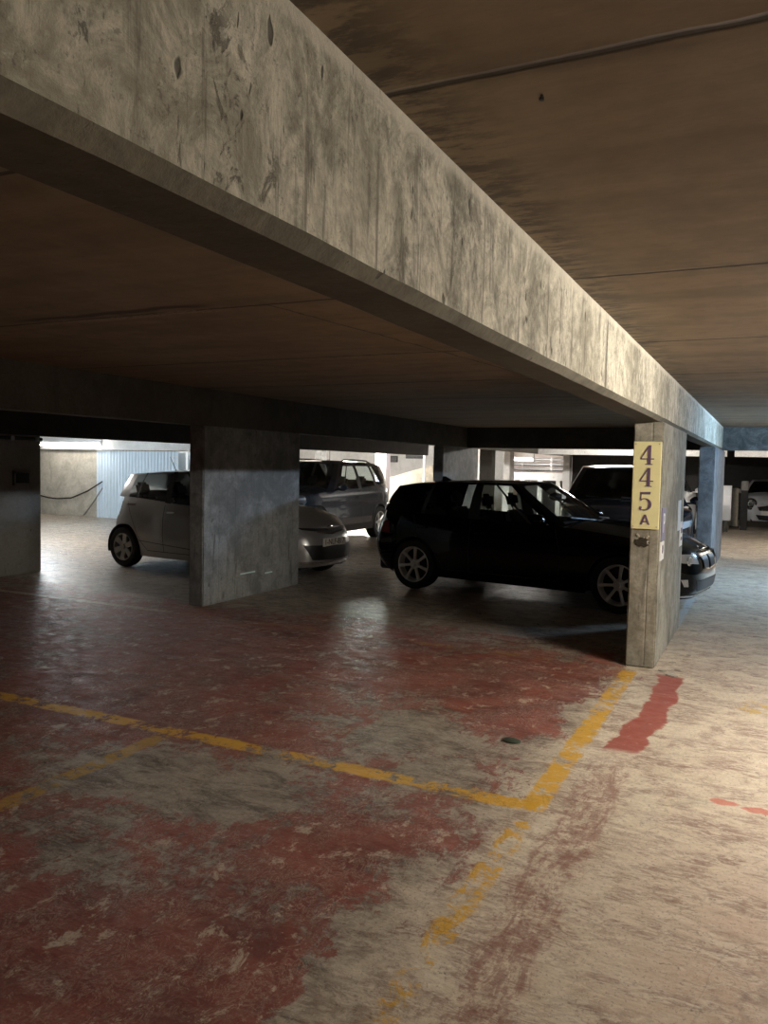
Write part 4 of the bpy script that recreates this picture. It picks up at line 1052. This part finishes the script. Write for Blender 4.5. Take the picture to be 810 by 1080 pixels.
yar = dict(name='silver_hatchback', w=1.695, wb=2.51, fo=0.79, ro=0.585, nexp=3.7, crown=0.10, rw=0.298, ra=0.345, tw=0.18, rim=0.205, spokes=6, style='wide',
    rimmat=M['alloy_dull'], paint=M['silver_paint'], sz=0.2, sill=arc_sill(0.19, 0.03, 0.12, 3.3, -0.58),
    shoulder=[(-0.6, 1.02), (-0.3, 1.05), (0.3, 1.03), (1.2, 0.97), (2.0, 0.95), (2.5, 0.905), (2.95, 0.83), (3.3, 0.72)],
    roof=[(-0.55, 1.33), (-0.2, 1.375), (0.2, 1.405), (0.6, 1.43), (1.0, 1.44), (1.6, 1.42), (1.9, 1.33)],
    front=[(0.18, 0.08), (0.3, 0.01), (0.45, 0.0), (0.6, 0.03), (0.75, 0.13)], rear=[(0.2, 0.10), (0.4, 0.02), (0.6, 0.0), (0.72, 0.03), (0.8, 0.11), (1.05, 0.17)],
    side=[(0.18, 0.05), (0.35, 0.02), (0.55, 0.0), (0.75, 0.008), (0.95, 0.05), (1.05, 0.08)], cabin=(-0.25, 2.2),
    green=dict(cowl=(2.42, 2.18), roof_front=(1.62, 1.45), roof_rear=(-0.22, -0.14), tail=(-0.52, -0.40), rc=0.035, bulge=0.02,
        roof_halfwidth=[(-0.6, 0.50), (-0.2, 0.545), (0.4, 0.575), (1.6, 0.555)],
        cols=[(2.02, 1.36, 'g', 'side_window'), (1.72, 1.1, 'k', 'x'), (1.68, 1.07, 'g', 'side_window'), (0.96, 0.90, 'k', 'x'), (0.84, 0.82, 'g', 'side_window'), (0.22, 0.28, 'k', 'x'), (0.19, 0.25, 'g', 'side_window'), (-0.02, 0.06, 'b', 'x'), (-0.36, -0.11, 'b', 'x')]),
    seams=[[(0.87, 0.28), (0.87, 0.96)], [(2.05, 0.30), (2.08, 0.60), (2.0, 0.94)], [(0.87, 0.28), (0.52, 0.28), (0.36, 0.42), (0.22, 0.66), (0.0, 0.98)], [(2.05, 0.28), (0.87, 0.28)],
           [(0.3, 0.42), (1.95, 0.33)]],
    handles=[(1.03, 0.86), (0.14, 0.94)], handlemat=M['chrome'], mirror=(1.98, 1.04),
    patches=[('headlight', [('f', 0.50, 0.62), ('s', 2.66, 0.80), ('s', 2.62, 0.87), ('f', 0.56, 0.73)], 'lens', 0.010, (1, -1), None),
             ('taillight', [('s', -0.26, 0.80), ('r', 0.52, 0.76), ('r', 0.50, 0.97), ('s', -0.34, 0.97)], 'red_lens', 0.008, (1, -1), None),
             ('lower_grille', [('f', 0.0, 0.30), ('f', 0.44, 0.32), ('f', 0.56, 0.52), ('f', 0.0, 0.50)], 'black_plastic', 0.006, (1, -1), None),
             ('bumper_lip', [('f', 0.0, 0.245), ('f', 0.56, 0.26), ('f', 0.62, 0.30), ('f', 0.0, 0.285)], 'chrome', 0.010, (1, -1), None),
             ('fog_light', [('f', 0.62, 0.34), ('s', 3.10, 0.34), ('s', 3.06, 0.42), ('f', 0.64, 0.46)], 'black_plastic', 0.006, (1, -1), None)],
    extra=[('n', yaris_nose), ('a', rod_ant(0.25)), ('w', wiper)])
hd2 = math.radians(-6)
build_car(yar, root_from_near(-8.68, 8.98, 1.695, hd2), hd2, 'silver small hatchback, its middle hidden by the wide grey pillar')

# --- blue-grey compact SUV beyond the silver car
M['slate_paint'] = plain('slate_blue_car_paint', (0.06, 0.066, 0.082), 0.25, metal=0.4, coat=1.0)
def rails(z):
    def f(car, root):
        for sd in (1, -1):
            b = bmesh.new(); pts = [(x, sd*0.56, car.zr(x)+(0.045 if 0.0 < x < 1.2 else 0.0)) for x in (-0.35, -0.15, 0.1, 0.6, 1.1, 1.25, 1.4)]
            tube(b, pts, 0.016, 8); from_bm('roof_rail', b, M['black_plastic'], root, smooth=50)
    return f
def cladding(car, root):
    b = bmesh.new(); sp = car.sp
    for sd in (1, -1):
        b = bmesh.new()
        for xw in (0, sp['wb']):
            prev = None
            for k in range(21):
                an = PI*k/20*1.0
                row = []
                for r_ in (sp['ra']-0.002, sp['ra']+0.06):
                    x, z = xw+r_*math.cos(an), sp['rw']+r_*math.sin(an)
                    row.append(b.verts.new(car.pt(car.u_at('s', x), z, sd, 0.008)))
                if prev: b.faces.new((prev[0], row[0], row[1], prev[1]))
                prev = row
        car.patch([('s', sp['wb']-sp['ra']+0.02, 0.24), ('s', sp['ra']-0.02, 0.24), ('s', sp['ra']-0.02, 0.38), ('s', sp['wb']-sp['ra']+0.02, 0.38)], off=0.0085, sides=(sd,), bm=b)
        bmesh.ops.remove_doubles(b, verts=b.verts, dist=0.002); b.verts.index_update()
        pieces('lower_cladding', b, M['black_plastic'], root, smooth=50)
suv = dict(name='slate_suv', w=1.855, wb=2.69, fo=0.93, ro=0.98, nexp=4.8, crown=0.08, rw=0.35, ra=0.40, tw=0.225, rim=0.235, spokes=5, style='double',
    rimmat=M['alloy'], paint=M['slate_paint'], sz=0.28, sill=arc_sill(0.26, 0.04, 0.10, 3.6, -0.97),
    shoulder=[(-0.98, 1.13), (-0.6, 1.18), (0.0, 1.16), (1.0, 1.09), (2.0, 1.07), (2.6, 1.04), (3.2, 0.98), (3.62, 0.86)],
    roof=[(-0.85, 1.53), (-0.4, 1.60), (0.4, 1.645), (1.0, 1.65), (1.5, 1.61), (1.9, 1.52)],
    front=[(0.25, 0.10), (0.4, 0.02), (0.6, 0.0), (0.8, 0.03), (0.9, 0.10)], rear=[(0.25, 0.14), (0.45, 0.02), (0.6, 0.0), (0.8, 0.05), (1.1, 0.10), (1.2, 0.16)],
    side=[(0.25, 0.03), (0.5, 0.0), (0.75, 0.015), (0.9, 0.01), (1.1, 0.05), (1.2, 0.09)], cabin=(-0.6, 2.1),
    green=dict(cowl=(2.30, 2.10), roof_front=(1.55, 1.42), roof_rear=(-0.72, -0.62), tail=(-0.84, -0.70), rc=0.035, bulge=0.02,
        roof_halfwidth=[(-0.8, 0.56), (-0.4, 0.60), (0.4, 0.64), (1.6, 0.61)],
        cols=[(1.98, 1.32, 'g', 'side_window'), (1.72, 1.12, 'k', 'x'), (1.68, 1.08, 'g', 'side_window'), (0.98, 0.92, 'k', 'x'), (0.84, 0.82, 'g', 'side_window'), (0.18, 0.26, 'k', 'x'), (0.06, 0.16, 'g', 'side_window'), (-0.45, -0.28, 'b', 'x'), (-0.64, -0.56, 'b', 'x')]),
    seams=[[(0.88, 0.38), (0.88, 1.08)], [(2.03, 0.38), (2.03, 1.05)], [(0.88, 0.38), (0.55, 0.38), (0.42, 0.6), (0.12, 0.85), (0.05, 1.13)]],
    handles=[(1.04, 0.93), (0.22, 0.97)], mirror=(1.95, 1.14),
    patches=[('headlight', [('f', 0.52, 0.74), ('s', 3.10, 0.82), ('s', 3.05, 0.90), ('f', 0.54, 0.86)], 'lens', 0.010, (1, -1), None),
             ('taillight', [('s', -0.60, 0.94), ('r', 0.45, 0.94), ('r', 0.45, 1.03), ('s', -0.66, 1.06)], 'red_lens', 0.012, (1, -1), None),
             ('grille', [('f', 0.0, 0.52), ('f', 0.42, 0.52), ('f', 0.50, 0.82), ('f', 0.0, 0.82)], 'black_plastic', 0.006, (1, -1), None)],
    extra=[('r', rails(0)), ('c', cladding), ('a', fin_ant(-0.3)), ('w', wiper)])
hd3 = math.radians(-90)
build_car(suv, (-7.70-0.9, 15.75, 0), hd3, 'slate blue SUV seen from its side beyond the silver hatchback', 'car')

# --- dark tall SUV behind the black hatchback
M['night_paint'] = plain('dark_navy_car_paint', (0.008, 0.009, 0.014), 0.25, coat=1.0)
import copy
suv2 = dict(suv); suv2.update(name='dark_suv', w=2.0, green=dict(suv['green'], roof_halfwidth=[(-0.8, 0.60), (-0.4, 0.64), (0.4, 0.70), (1.6, 0.68)]), paint=M['night_paint'], tint=True, rimmat=M['alloy_dull'],
    extra=[('c', cladding), ('w', wiper), ('t', lambda c, r: plate(c, r, 'f', 0.5, ''))])
suv2['extra'] = suv2['extra'][:2]
build_car(suv2, (-2.42, 15.10, 0), math.radians(-80), 'large dark SUV facing forward behind the black hatchback', 'car')

# --- white SUV seen from behind
M['pearl_paint'] = plain('white_car_paint', (0.78, 0.77, 0.74), 0.3, coat=1.0)
suv3 = dict(suv); suv3.update(name='white_suv', paint=M['pearl_paint'], tint=True, extra=[('c', cladding)])
build_car(suv3, (-2.55, 19.0, 0), math.radians(90), 'white car with a red tail lamp between the two aisle pillars', 'car')

# --- small retro hatchback facing the aisle (pale grey)
M['pale_paint'] = plain('pale_grey_car_paint', (0.62, 0.64, 0.66), 0.3, coat=1.0)
def mini_nose(car, root):
    for sd in (1, -1):
        c = Vector(car.pt(car.u_at('f', 0.56), 0.70, sd, 0.0))+Vector((0.075, 0, 0))
        Mx = Matrix.Translation(c) @ Matrix.Rotation(-PI/2+sd*0.18, 4, 'Z')
        b = bmesh.new(); lathe(b, [(0.165, -0.06), (0.168, 0.02), (0.150, 0.035), (0.125, 0.02)], 32, Mx); h = from_bm('headlight', b, M['black_plastic'], root, smooth=40)
        b = bmesh.new(); lathe(b, [(0.124, 0.018), (0.115, 0.03), (0.095, 0.034), (0.08, 0.02), (0.001, 0.02)], 32, Mx); from_bm('lamp_bowl', b, M['chrome'], h, smooth=30)
        b = bmesh.new(); lathe(b, [(0.06, 0.02), (0.055, 0.04), (0.001, 0.045)], 24, Mx); from_bm('lamp_bulb', b, M['black_plastic'], h, smooth=40)
    b = car.patch([('f', 0, 0.50), ('f', 0.30, 0.52), ('f', 0.36, 0.62), ('f', 0, 0.68)], off=0.006, sides=(1, -1)); g = from_bm('upper_grille', b, M['chrome'], root, smooth=60)
    b = car.patch([('f', 0, 0.53), ('f', 0.27, 0.545), ('f', 0.31, 0.61), ('f', 0, 0.655)], off=0.012, sides=(1, -1)); from_bm('grille_mesh', b, M['black_plastic'], g, smooth=60)
    b = car.patch([('f', 0, 0.24), ('f', 0.30, 0.26), ('f', 0.40, 0.40), ('f', 0, 0.38)], off=0.008, sides=(1, -1)); from_bm('lower_grille', b, M['black_plastic'], root, smooth=60)
    bm = bmesh.new(); p = car.pt(0, 0.45)[0]; bx(bm, p+0.004, p+0.012, -0.26, 0.26, 0.40, 0.51); from_bm('number_plate', bm, M['plate'], root)
mini = dict(yar); mini.update(name='retro_hatchback', w=1.70, wb=2.5, fo=0.80, ro=0.56, nexp=3.2, paint=M['pale_paint'], crown=0.12,
    shoulder=[(-0.6, 0.98), (0.3, 0.98), (1.2, 0.96), (2.0, 0.94), (2.6, 0.90), (3.0, 0.86), (3.3, 0.76)],
    roof=[(-0.55, 1.36), (0.4, 1.385), (1.0, 1.385), (1.6, 1.34), (1.9, 1.26)], patches=[], seams=yar['seams'][:3], tint=True,
    extra=[('n', mini_nose)])
build_car(mini, (0.08, 28.3, 0), math.radians(-90), 'pale rounded car with round headlamps at the right edge', 'car')
